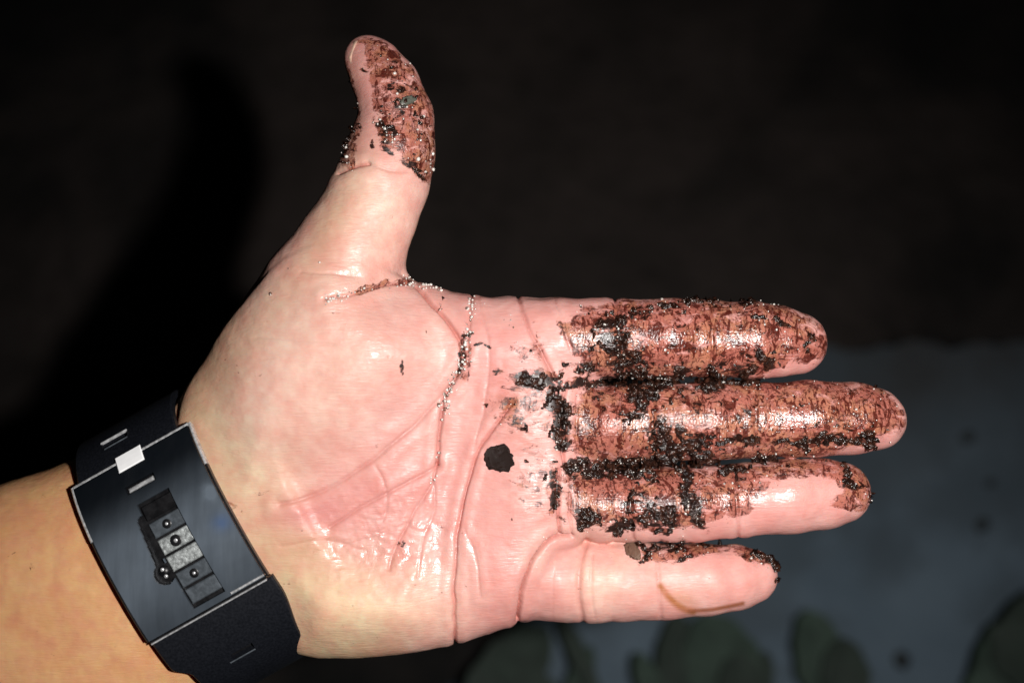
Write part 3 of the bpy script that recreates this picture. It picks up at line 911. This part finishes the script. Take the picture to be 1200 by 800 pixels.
Vw = np.stack([V[:, 0] * S, V[:, 1] * S, HZ + V[:, 2] * S], 1)
hand_me = mesh_from(Vw, Fc)
def put(me, name, arr, t='FLOAT'):
    a = me.attributes.new(name, t, 'POINT')
    if t == 'FLOAT': a.data.foreach_set('value', arr.astype(np.float32))
    else: a.data.foreach_set('color', np.concatenate([arr, np.ones((len(arr), 1))], 1).astype(np.float32).ravel())
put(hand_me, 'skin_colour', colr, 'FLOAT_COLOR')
put(hand_me, 'stain', film)
put(hand_me, 'wet', wet)
put(hand_me, 'grime', grime)
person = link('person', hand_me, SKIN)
tag(person, "person's left forearm and open hand, palm up, fingers smeared with wet mud", 'person')

# ---- mud with body: lifted from the skin it sticks to
def mud_mesh(sel_v, name, thick, thr=0.5):
    fm = sel_v[Fc].all(1)
    fc = Fc[fm]
    used, inv = np.unique(fc.ravel(), return_inverse=True)
    fc = inv.reshape(-1, 4)
    v = V[used]; n = NN[used]
    m = mudv[used]
    rough_ = fbm(U[used] / 4.2, W_[used] / 4.2, (V[used, 2] / 4.2).astype(np.float32), 3, 12)
    big = fbm(U[used] / 9, W_[used] / 9, (V[used, 2] / 9).astype(np.float32), 2, 13)
    h = sstep(thr, thr + 0.42, m) * (0.4 + 1.2 * big) * thick + sstep(thr, thr + 0.3, m) * (rough_ - 0.42) * thick * 2.4
    # edge verts sink under the skin
    e = np.concatenate([fc[:, [0, 1]], fc[:, [1, 2]], fc[:, [2, 3]], fc[:, [3, 0]]])
    es = np.sort(e, 1); key = es[:, 0].astype(np.int64) * len(v) + es[:, 1]
    uq, ct = np.unique(key, return_counts=True)
    bd = uq[ct == 1]
    edge = np.zeros(len(v), bool); edge[bd // len(v)] = True; edge[bd % len(v)] = True
    h = np.where(edge, -0.6, np.maximum(h, 0.35))
    v = v + n * h[:, None]
    return mesh_from(np.stack([v[:, 0] * S, v[:, 1] * S, HZ + v[:, 2] * S], 1), fc)
thr = 0.66
is_mud = mudv > thr
me = mud_mesh(is_mud, 'mud_smear', 3.4, thr)
tag(link('mud_smear', me, MUD), 'wet black mud smeared and caked over the fingers, palm and thumb', 'mud', kind='stuff')

# ---- single lumps of mud lying on the palm
def lump(cx, cy, rx, ry, hgt, seed, label, mat, name='mud_clod', cat='mud clod', ang=5):
    ii = np.nonzero((np.abs(U - cx) < 3) & (np.abs(W_ - cy) < 3) & (NN[:, 2] > 0.2))[0]
    zc = V[ii, 2].max()
    nn_ = NN[ii].mean(0); nn_ /= np.linalg.norm(nn_)
    bm = bmesh.new()
    bmesh.ops.create_icosphere(bm, subdivisions=4, radius=1)
    for v in bm.verts:
        c = v.co
        a = math.atan2(c.y, c.x)
        rr = 1 + 0.05 * math.cos(ang * a + seed) + 0.05 * math.cos(3 * a + seed * 2)
        k = fbm(np.array([c.x * 2.2 + seed]), np.array([c.y * 2.2]), float(c.z) * 2.2 + 3, 4)[0] - 0.5
        x = c.x * rx * rr * (1 + k * 1.1); y = c.y * ry * rr * (1 + k * 1.1)
        z = (abs(c.z) ** 0.6) * (1 if c.z > 0 else -1) * hgt * (1 + k * 1.2)
        v.co = (x, y, z)
    me = bpy.data.meshes.new(name); bm.to_mesh(me); bm.free()
    o = link(name, me, mat)
    px, py, pz = P(cx, cy, zc)
    o.location = wpos((px, py, pz + hgt * 0.2)); o.scale = (S, S, S)
    o.rotation_euler = Vector(nn_).to_track_quat('Z', 'Y').to_euler()
    return tag(o, label, cat)
mm = MUD
lump(585, 537, 16, 15, 3.2, 1.3, 'flat black mud flake alone on the palm below the ring finger', mat_simple('dry_mud', (0.012, 0.0055, 0.004), 0.32, ns=900, nb=0.6, nd=0.0004, spec=0.35))
ML = ML
LEAFBIT = mat_simple('dead_leaf', (0.16, 0.095, 0.065), 0.45, ns=500, nb=0.4, nd=0.0004)
lump(741, 643, 8, 17, 2.6, 0.4, 'grey-brown scrap of dead leaf between ring and little finger', LEAFBIT, 'leaf_scrap', 'leaf scrap', 3).rotation_euler.z += 0.6
lump(478, 118, 5, 9, 2.4, 0.9, 'small grey-green stone chip stuck on the muddy thumb', mat_simple('grey_chip', (0.10, 0.105, 0.085), 0.25, ns=600), 'stone_chip', 'stone chip', 3)

# ---- sand grains in the creases, plus pale ones added for glints on the mud
def grains():
    r = np.random.RandomState(5)
    cand = []
    def along(pts, n, wd):
        pts = smooth_line(pts, 2)
        for _ in range(n):
            k = r.randint(len(pts) - 1); t = r.rand()
            cand.append((pts[k][0] * (1 - t) + pts[k + 1][0] * t + r.randn() * wd, pts[k][1] * (1 - t) + pts[k + 1][1] * t + r.randn() * wd))
    along([(478, 329), (497, 333), (514, 338)], 46, 3.0)
    along([(552, 350), (549, 385), (545, 412), (541, 432), (528, 452), (519, 478)], 110, 3.2)
    along([(519, 478), (513, 543), (506, 565)], 12, 2)
    along([(384, 351), (402, 347)], 16, 3); along([(402, 347), (478, 332)], 16, 2)
    along([(655, 450), (655, 520)], 40, 5); along([(720, 380), (740, 440)], 40, 8)
    along([(770, 450), (800, 440), (850, 450)], 40, 7); along([(670, 548), (780, 545)], 40, 6)
    along([(840, 512), (1010, 512)], 70, 8); along([(690, 606), (810, 606)], 60, 8); along([(800, 555), (810, 600)], 20, 6)
    along([(860, 400), (940, 395)], 90, 11); along([(750, 395), (830, 400)], 50, 11); along([(900, 490), (1000, 492)], 120, 11); along([(820, 570), (900, 565)], 40, 10)
    along([(620, 440), (640, 450)], 30, 5); along([(770, 352), (960, 362)], 18, 3); along([(880, 652), (915, 660)], 24, 5); along([(900, 447), (990, 446)], 12, 3)
    along([(448, 140), (465, 165)], 30, 5); along([(470, 80), (505, 200)], 26, 7); along([(508, 205), (512, 140)], 5, 2)
    along([(614, 683), (640, 632)], 8, 1.6); along([(560, 350), (600, 380)], 7, 6); along([(400, 190), (406, 170)], 6, 3)
    along([(620, 400), (640, 560)], 40, 10); along([(300, 360), (370, 300)], 3, 8); along([(880, 632), (720, 630)], 7, 3)
    mi = np.nonzero(is_mud & (NN[:, 2] > 0.05))[0]
    big = len(cand)
    for i in r.choice(mi, min(800, len(mi)), replace=False): cand.append((U[i], W_[i]))  # extra pale grains added over the mud for its white glints
    nmud = min(800, len(mi))
    cand = [c_ for k_, c_ in enumerate(cand) if c_[0] < 600 or k_ >= big or r.rand() < 0.45]
    big = sum(1 for c_ in cand[:big] if 1) if False else int(sum(1 for k_ in range(len(cand)) if k_ < len(cand) - nmud))
    cand = np.array(cand)
    ok = np.nonzero(NN[:, 2] > 0.02)[0]
    vs, fs = [], []
    ico = bmesh.new(); bmesh.ops.create_icosphere(ico, subdivisions=1, radius=1)
    iv = np.array([v.co[:] for v in ico.verts]); iff = np.array([[v.index for v in f.verts] for f in ico.faces]); ico.free()
    # bucket vertices on a 3-unit lattice for a quick nearest look-up
    key = {}
    for i in ok[:: 1]:
        key.setdefault((int(U[i] // 3), int(W_[i] // 3)), []).append(i)
    off = 0
    for ci, (cx, cy) in enumerate(cand):
        b = key.get((int(cx // 3), int(cy // 3)))
        if not b: continue
        i = max(b, key=lambda q: V[q, 2])
        sc = (0.7 + 1.3 * r.rand() ** 2.2) * (1.15 if cx < 560 else 0.8) if ci < big else (0.45 + 0.6 * r.rand() ** 2)
        M = iv * (sc * (0.8 + 0.5 * r.rand(1, 3))) * (0.85 + 0.3 * r.rand(len(iv), 1))
        p = V[i] + NN[i] * (sc * 0.4 + (1.6 if is_mud[i] else 0))
        q = M + p
        vs.append(np.stack([q[:, 0] * S, q[:, 1] * S, HZ + q[:, 2] * S], 1)); fs.append(iff + off); off += len(iv)
    m, nt, b = new_mat('sand_glint_grain')
    geo = noise(nt, 900, 1, 0.5, scaled(nt, 1, 1, 1))
    nt.links.new(mix(nt, mapr(nt, geo, 0.36, 0.52), (0.16, 0.10, 0.075), (0.88, 0.84, 0.78)), b.inputs['Base Color'])
    b.inputs['Roughness'].default_value = 0.12
    b.inputs['Transmission Weight'].default_value = 0.25
    o = link('sand_and_glints', mesh_from(np.concatenate(vs), np.concatenate(fs)), m, smooth=False)
    tag(o, 'tiny grains of wet sand caught in the creases of the hand, with pale grains added as glints on the mud', 'sand', kind='stuff')
grains()

# ---- thumb nail, seen edge-on at the back of the thumb
def thumbnail():
    nu, nv = 14, 8
    vs, fs = [], []
    for a in range(nu + 1):
        t = a / nu
        # runs down the back (left side) of the thumb tip
        px = np.interp(t, [0, .3, .6, 1], [411, 404, 410, 421]); py = np.interp(t, [0, 1], [48, 116])
        for b in range(nv + 1):
            s = b / nv * 2 - 1
            z = -6 + s * 25
            x = px + 5.5 * s * s + (0.8 if t in (0, 1) else 0)
            q_ = P(x, py, z)
            vs.append(wpos(q_))
    n1 = nv + 1
    for a in range(nu):
        for b in range(nv):
            i = a * n1 + b
            fs.append((i, i + 1, i + n1 + 1, i + n1))
    off = len(vs)
    vs += [(v[0] + 2.2 * S, v[1], v[2]) for v in vs]
    fs2 = [(d + off, c + off, b + off, a + off) for a, b, c, d in fs]
    rim = [i for i in range(n1)] + [a * n1 + nv for a in range(1, nu + 1)] + [nu * n1 + b for b in range(nv - 1, -1, -1)] + [a * n1 for a in range(nu - 1, 0, -1)]
    side = [(rim[k], rim[(k + 1) % len(rim)], rim[(k + 1) % len(rim)] + off, rim[k] + off) for k in range(len(rim))]
    m = mat_simple('nail', (0.50, 0.32, 0.24), 0.25, ns=500, nb=0.05)
    me = mesh_from(vs, fs + fs2 + side)
    bm = bmesh.new(); bm.from_mesh(me); bmesh.ops.recalc_face_normals(bm, faces=bm.faces); bm.to_mesh(me); bm.free()
    link('thumbnail', me, m, person)
thumbnail()

# ================================================================== WATCH
watch = bpy.data.objects.new('wristwatch', None); COL.objects.link(watch)
watch.location = wpos((WC[0], WC[1], -30))
tag(watch, 'black wristwatch with a worn dark metal folding clasp, worn on the wrist', 'watch')
bpy.context.view_layer.update()
WIN = watch.matrix_basis.inverted()

# local surface: t = arc length across the wrist (positive = away from the thumb side), v = along the forearm (positive = towards the hand)
AN, AZ, CZ = 158 + 8.0, 104 + 8.0, -30.0
th = np.linspace(0, 2 * math.pi, 4001)
cx_ = np.sign(np.cos(th)) * np.abs(np.cos(th)) ** (2 / 2.3) * AN
cz_ = np.sign(np.sin(th)) * np.abs(np.sin(th)) ** (2 / 2.3) * AZ
arc = np.concatenate([[0], np.cumsum(np.hypot(np.diff(cx_), np.diff(cz_)))])
ARC = arc[-1]
arc0 = arc[np.searchsorted(th, math.pi / 2)]
WN_ = WN; HA = -WA
TILT = 0.0
def ws(t, v, h):
    """point on the band: t across (0 = middle of the inner wrist, + = little-finger side), v along, h above the band's inner face"""
    s = (arc0 - t) % ARC
    # th runs from +x(thumb side) -> top -> -x ; + side of cos = thumb side
    s = (arc0 + t) % ARC
    a = np.interp(s, arc, th)
    n = np.interp(s, arc, cx_); z = np.interp(s, arc, cz_)
    s2 = (s + 1.0) % ARC
    n2 = np.interp(s2, arc, cx_); z2 = np.interp(s2, arc, cz_)
    tn, tz = n2 - n, z2 - z
    L = np.hypot(tn, tz) + 1e-9
    on, oz = tz / L, -tn / L
    n = n + on * h; z = z + oz * h
    p = WC + WN_ * n + HA * v
    return (p[0], p[1], CZ + z)
def wl(t, v, h):
    return WIN @ Vector(wpos(ws(t, v, h)))

def bent_box(name, t0, t1, v0, v1, h0, h1, mat, parent=None, nt_=None, bev=1.0, vfun=None, label=None):
    """box bent to the band, with chamfered top edges; vfun(t) -> (v0, v1) shifts"""
    n = nt_ or max(1, int((t1 - t0) / 6))
    b = min(bev, (t1 - t0) * .3, (v1 - v0) * .3, (h1 - h0) * .6)
    ts = [(t0, 1)] + [(t0 + b, 0)] + [(t0 + b + (t1 - t0 - 2 * b) * i / n, 0) for i in range(1, n)] + [(t1 - b, 0)] + [(t1, 1)]
    vs, fs = [], []
    for t, e in ts:
        a0, a1 = (v0, v1) if vfun is None else vfun(t, v0, v1)
        ht = h1 - b if e else h1
        ring = [(a0, h0), (a0, h1 - b), (a0 + b, ht), (a1 - b, ht), (a1, h1 - b), (a1, h0)]
        vs += [wl(t, v, h) for v, h in ring]
    m = 6
    for i in range(len(ts) - 1):
        for k in range(m):
            q = (k + 1) % m
            fs.append((i * m + k, i * m + q, (i + 1) * m + q, (i + 1) * m + k))
    fs.append(tuple(range(m))[::-1]); fs.append(tuple((len(ts) - 1) * m + k for k in range(m)))
    me = mesh_from([tuple(v) for v in vs], fs)
    bm = bmesh.new(); bm.from_mesh(me); bmesh.ops.recalc_face_normals(bm, faces=bm.faces); bm.to_mesh(me); bm.free()
    o = link(name, me, mat, parent or watch, smooth=False)
    if label: o['label'] = label
    return o

def dome_obj(name, t, v, h, r, hh, mat, parent, concave=False):
    vs, fs = [], []
    rings, seg = 6, 20
    for i in range(rings + 1):
        f = i / rings
        rr = r * math.cos(f * math.pi / 2); z = h + hh * math.sin(f * math.pi / 2)
        if i == rings: rr = 0.01
        for k in range(seg):
            an = 2 * math.pi * k / seg
            vs.append(tuple(wl(t + rr * math.cos(an), v + rr * math.sin(an), z)))
    for i in range(rings):
        for k in range(seg):
            q = (k + 1) % seg
            fs.append((i * seg + k, i * seg + q, (i + 1) * seg + q, (i + 1) * seg + k))
    fs.append(tuple(range(seg)))
    me = mesh_from(vs, fs)
    bm = bmesh.new(); bm.from_mesh(me); bmesh.ops.recalc_face_normals(bm, faces=bm.faces); bm.to_mesh(me); bm.free()
    return link(name, me, mat, parent)

wa = math.atan2(WN[1], WN[0])
M_RUB = mat_simple('black_rubber', (0.006, 0.007, 0.010), 0.45, ns=1600, nb=0.15, nd=0.0001, spec=0.3)
M_CLASP = mat_simple('worn_metal_sheen', (0.075, 0.098, 0.125), 0.33, 0.25, ns=260, nb=0.12, nd=0.0002, stretch=(1, .12, 1), rz=-wa, var=0.22)
M_EDGE = mat_simple('bare_steel', (0.62, 0.63, 0.64), 0.30, 0.5, ns=900, nb=0.5, nd=0.0002, var=0.35)
M_LINK = mat_simple('grey_link', (0.085, 0.10, 0.115), 0.38, 0.3, ns=600, nb=0.3)
M_LINKL = mat_simple('rubbed_link', (0.40, 0.43, 0.43), 0.34, 0.4, ns=900, nb=0.8, nd=0.0003, var=0.45)
M_BLK = mat_simple('black_recess', (0.006, 0.006, 0.007), 0.35, ns=400)
M_WHITE = mat_simple('glint_white', (0.95, 0.96, 0.97), 0.34, 0.0, ns=400, nb=0.02, var=0.03)  # plain white for the painted glint on the clasp

def project(t, v, h):
    x, y, z = ws(t, v, h)
    k = D / (D - z)
    return 600 + x * k, 400 - y * k
def find(px, py, h=10.0):
    """band coordinates of the point of the band that shows at (px, py)"""
    best = None
    t, v = 0.0, 0.0
    for _ in range(30):
        a = project(t, v, h); e = (px - a[0], py - a[1])
        b = project(t + 1, v, h); c = project(t, v + 1, h)
        j = np.array([[b[0] - a[0], c[0] - a[0]], [b[1] - a[1], c[1] - a[1]]])
        d = np.linalg.solve(j, np.array(e))
        d = np.clip(d, -40, 40)
        t += d[0]; v += d[1]
    return float(t), float(v)

corners = [find(*p) for p in ((80, 572), (218, 507), (318, 672), (182, 747))]
print('CLASP', corners)
T0 = (corners[0][0] + corners[1][0]) / 2; T1 = (corners[2][0] + corners[3][0]) / 2
V0 = (corners[0][1] + corners[3][1]) / 2; V1 = (corners[1][1] + corners[2][1]) / 2

def paint_clasp_sheen():  # clasp sheen and blue reflection go into the base colour
    nt = M_CLASP.node_tree; b = nt.nodes['Principled BSDF']
    src = b.inputs['Base Color'].links[0].from_socket
    wv = attr(nt, 'sheen_scuff').outputs['Fac']
    n = noise(nt, 420, 4, 0.6, scaled(nt, 1, .1, 1, -wa))
    f = math_n(nt, 'MULTIPLY', wv, mapr(nt, n, 0.3, 0.7, 0.88, 1.08))
    c_ = mix(nt, f, (0.006, 0.008, 0.011), (0.13, 0.16, 0.195))
    nt.links.new(mix(nt, math_n(nt, 'MULTIPLY', attr(nt, 'blue_reflection').outputs['Fac'], 0.45), c_, (0.04, 0.10, 0.26)), b.inputs['Base Color'])
paint_clasp_sheen()
# plate as a lattice with openings
def plate():
    st = 1.0
    nt_, nv_ = int((T1 - T0) / st), int((V1 - V0) / st)
    tt = T0 + (np.arange(nt_) + .5) * st; vv = V0 + (np.arange(nv_) + .5) * st
    A, B = np.meshgrid(tt, vv, indexing='ij')
    keep = np.ones_like(A, bool)
    keep &= ~((A > TS0) & (A < TS1) & (B > VS0) & (B < VS1))
    kt, kv = find(193, 672); kt0, kv0 = find(166, 612)
    d1 = np.hypot(A - kt, B - kv) < 12
    d2 = seg_dist(A, B, [(kt0, kv0 + 2), (kt, kv)]) < 6.0
    keep &= ~(d1 | d2)
    st1, sv1 = find(166, 567)
    keep &= ~((abs(A - st1) < 4.5) & (abs(B - sv1) < 18))
    H0, H1 = 9.0, 12.5
    vid = {}; vs = []; fs = []
    def vt(i, j, top):
        k = (i, j, top)
        if k not in vid:
            vid[k] = len(vs); vs.append(tuple(wl(T0 + i * st, V0 + j * st, H1 if top else H0)))
        return vid[k]
    for i in range(nt_):
        for j in range(nv_):
            if not keep[i, j]: continue
            fs.append((vt(i, j, 1), vt(i, j + 1, 1), vt(i + 1, j + 1, 1), vt(i + 1, j, 1)))
            fs.append((vt(i, j, 0), vt(i + 1, j, 0), vt(i + 1, j + 1, 0), vt(i, j + 1, 0)))
            for di, dj, a, b in ((-1, 0, (i, j), (i, j + 1)), (1, 0, (i + 1, j), (i + 1, j + 1)), (0, -1, (i, j), (i + 1, j)), (0, 1, (i, j + 1), (i + 1, j + 1))):
                ni, nj = i + di, j + dj
                if 0 <= ni < nt_ and 0 <= nj < nv_ and keep[ni, nj]: continue
                fs.append((vt(*a, 1), vt(*b, 1), vt(*b, 0), vt(*a, 0)))
    me = mesh_from(vs, fs)
    bm = bmesh.new(); bm.from_mesh(me); bmesh.ops.recalc_face_normals(bm, faces=bm.faces); bm.to_mesh(me); bm.free()
    o = link('clasp', me, M_CLASP, watch, smooth=False)
    # reflected sheen painted in: bright along the crown, dark thumb-side end, plus one scuff
    inv_ = sorted(vid.items(), key=lambda q: q[1])
    ti = np.array([k[0] for k, _ in inv_]) * st / (T1 - T0); vi = np.array([k[1] for k, _ in inv_]) * st / (V1 - V0)
    wv = sstep(0.12, 0.55, ti) * (1 - 0.45 * sstep(0.65, 1.0, ti)) * (0.45 + 0.75 * fbm(ti * 5, vi * 2.2, 1.5, 4)) + 1.2 * np.exp(-((vi - 0.95) / .05) ** 2 - ((ti - .42) / .045) ** 2) * fbm(ti * 30, vi * 20, 1.2, 3)
    at = me.attributes.new('sheen_scuff', 'FLOAT', 'POINT'); at.data.foreach_set('value', np.clip(wv, 0, 1.6).astype(np.float32))
    bl_ = np.exp(-((vi - 0.92) / .07) ** 2 - ((ti - .60) / .05) ** 2) * (0.3 + 1.2 * fbm(ti * 14, vi * 9, 2.5, 4))  # blue reflection painted into the metal's colour
    at = me.attributes.new('blue_reflection', 'FLOAT', 'POINT'); at.data.foreach_set('value', np.clip(bl_, 0, 1).astype(np.float32))
    return o
a = find(187, 578); b = find(248, 700)
c = find(210, 640)
_, vsa = find(172, 640); _, vsb = find(250, 640)
sl = [find(*p) for p in ((165, 590), (205, 575), (262, 695), (222, 712))]
TS0 = min(sl[0][0], sl[1][0]); TS1 = (sl[2][0] + sl[3][0]) / 2
VS0 = (sl[0][1] + sl[3][1]) / 2; VS1 = (sl[1][1] + sl[2][1]) / 2
print('SLOT', TS0, TS1, VS0, VS1, 'PL', T0, T1, V0, V1)
clasp = plate()
# inner liner under the openings
bent_box('clasp_liner', T0 + 3, T1 - 3, V0 + 3, V1 - 3, 1.5, 6.0, M_BLK)
# ladder of links seen through the slot
nl = 6
Lh = (TS1 - TS0 - 4) / nl
mats_l = [M_BLK, M_LINK, M_LINKL, M_LINKL, M_LINK, M_LINK]
labs = ['recessed black end link', None, 'rubbed bright link', 'rubbed bright link', None, None]
for i in range(nl):
    a0 = TS0 + 2 + i * Lh
    o = bent_box('clasp_link', a0 + 1.2, a0 + Lh - 1.8, VS0 + 1.2, VS1 - 1.2, 6.4, 9.0 + 0.5 * (i % 2), mats_l[i], bev=1.2)
    if labs[i]: o['label'] = labs[i]
    if i in (1, 2, 4):
        mid_t = a0 + Lh * .5; mv = (VS0 + VS1) / 2
        rr_ = 5.2 if i != 2 else 6.5
        dome_obj('pin_hole', mid_t, mv, 9.2 + 0.5 * (i % 2), rr_, 0.7, M_BLK, o)
        dome_obj('rivet', mid_t, mv, 9.6 + 0.5 * (i % 2), rr_ * .34, 1.0, M_EDGE, o)
kt, kv = find(193, 672)
dome_obj('clasp_button', kt - 2.5, kv, 6.2, 6.5, 4.5, M_BLK, watch)
dome_obj('rivet', kt + 3, kv, 9.6, 2.2, 1.4, M_EDGE, watch)
dome_obj('rivet', kt - 5, kv, 9.8, 2.2, 1.4, M_EDGE, watch)
st1, sv1 = find(166, 567)
bent_box('slot_bar', st1 - 2.4, st1 + 2.0, sv1 - 16, sv1 + 15, 7.0, 11.2, M_EDGE, bev=1.6)
# bright rims
bent_box('clasp_rim', T0 - 3.5, T0 - 0.05, V0, V1, 5.0, 12.8, M_EDGE, bev=1.2, label='bright worn rim on the thumb side of the clasp')
bent_box('clasp_rim', T0 - 3.5, T0 + 62, V0 - 3.6, V0 - 0.05, 4.0, 12.0, M_EDGE, bev=1.0)
bent_box('clasp_rim', T0 - 3.5, T0 + 48, V1 + 0.05, V1 + 3.0, 4.0, 12.0, M_EDGE, bev=1.0)
bent_box('clasp_rim', T0 + 62.1, T1, V0 - 3.2, V0 - 0.05, 4.0, 11.6, M_BLK, bev=1.0)
bent_box('clasp_rim', T0 + 48.1, T1, V1 + 0.05, V1 + 2.6, 4.0, 11.6, M_BLK, bev=1.0)
bt, bv = find(153, 541, 13)  # white plate added in place of a reflection of the flash
bent_box('clasp_glint', T0 - 7.5, T0 + 11, bv - 16, bv + 16, 12.9, 14.6, M_WHITE, bev=1.5, label='white patch added as the flash reflection at the edge of the clasp')
bent_box('clasp_hinge', T1 - 4.5, T1 - 2.2, VS1 + 4, V1 - 1, 12.55, 14.2, M_EDGE, bev=.6)
bent_box('clasp_hinge', T1 + 1.6, T1 + 3.2, V0 + 1, V1 - 1, 10, 15.0, M_EDGE, bev=.5)
bent_box('clasp_hinge', T1 - 0.4, T1 + 1.4, V0, V1, 4, 13.2, M_BLK, bev=.5)

# strap: lower half with slot hole and wider shoulder, upper half with keeper loop
def strap(name, ta, tb, va, vb, h0, h1, holes=(), parent=None, taper=None, label=None):
    st = 2.0
    n1 = int((tb - ta) / st); n2 = int((vb - va) / st)
    vid = {}; vs = []; fs = []
    def keep(i, j):
        if not (0 <= i < n1 and 0 <= j < n2): return False
        t = ta + (i + .5) * st; v = va + (j + .5) * st
        for (t0_, t1_, v0_, v1_) in holes:
            if t0_ < t < t1_ and v0_ < v < v1_: return False
        return True
    def vt(i, j, top):
        k = (i, j, top)
        if k not in vid:
            t = ta + i * st; f = j / n2
            a_, b_ = (va, vb) if taper is None else taper(t)
            e = min(j, n2 - j) * st; e2 = min(i, n1 - i) * st
            h = h1 - max(0, 1.6 - e * .8) - max(0, 1.6 - e2 * .8) if top else h0
            vid[k] = len(vs); vs.append(tuple(wl(t, a_ + (b_ - a_) * f, h)))
        return vid[k]
    for i in range(n1):
        for j in range(n2):
            if not keep(i, j): continue
            fs.append((vt(i, j, 1), vt(i, j + 1, 1), vt(i + 1, j + 1, 1), vt(i + 1, j, 1)))
            fs.append((vt(i, j, 0), vt(i + 1, j, 0), vt(i + 1, j + 1, 0), vt(i, j + 1, 0)))
            for di, dj, a_, b_ in ((-1, 0, (i, j), (i, j + 1)), (1, 0, (i + 1, j), (i + 1, j + 1)), (0, -1, (i, j), (i + 1, j)), (0, 1, (i, j + 1), (i + 1, j + 1))):
                if keep(i + di, j + dj): continue
                fs.append((vt(*a_, 1), vt(*b_, 1), vt(*b_, 0), vt(*a_, 0)))
    me = mesh_from(vs, fs)
    bm = bmesh.new(); bm.from_mesh(me); bmesh.ops.recalc_face_normals(bm, faces=bm.faces); bm.to_mesh(me); bm.free()
    o = link(name, me, M_RUB, parent or watch, smooth=False)
    if label: o['label'] = label
    return o
ht, hv = find(280, 765)
lo = strap('strap', T1 + 3.3, ARC / 2 + 6, V0 - 1, V1 + 5, 1.0, 9.5, [(ht - 4, ht + 5, hv - 15, hv + 17)],
           taper=lambda t: (V0 - 1 + 14 * float(sstep(T1 + 40, T1 + 60, np.float64(t))), V1 + 5 - 14 * float(sstep(T1 + 20, T1 + 90, np.float64(t)))),
           label='strap half on the little-finger side')
bent_box('hole_rim', ht + 5.2, ht + 7.0, hv - 15, hv + 17, 8.6, 10.2, M_LINK, lo, bev=.5)
bent_box('hole_floor', ht - 4, ht + 5, hv - 15, hv + 17, 1.2, 2.5, M_BLK, lo, bev=.3)
ut, uv_ = find(133, 515)
up = strap('strap', -ARC / 2 + 7, T0 - 3.7, V0 + 4, V1 - 15, 1.0, 9.0, [(ut - 4.5, ut + 5, uv_ - 16, uv_ + 16)], label='strap half on the thumb side')
bent_box('strap_keeper', ut - 6.6, ut - 4.6, uv_ - 17, uv_ + 17, 7.5, 10.6, M_EDGE, up, bev=.7)
bent_box('strap_keeper', ut + 5.0, ut + 7.0, uv_ - 13, uv_ + 17, 7.5, 9.9, M_LINK, up, bev=.7)
bent_box('hole_floor', ut - 4.5, ut + 5, uv_ - 16, uv_ + 16, 1.2, 2.5, M_BLK, up, bev=.3)
print('done', len(V), len(Fc))
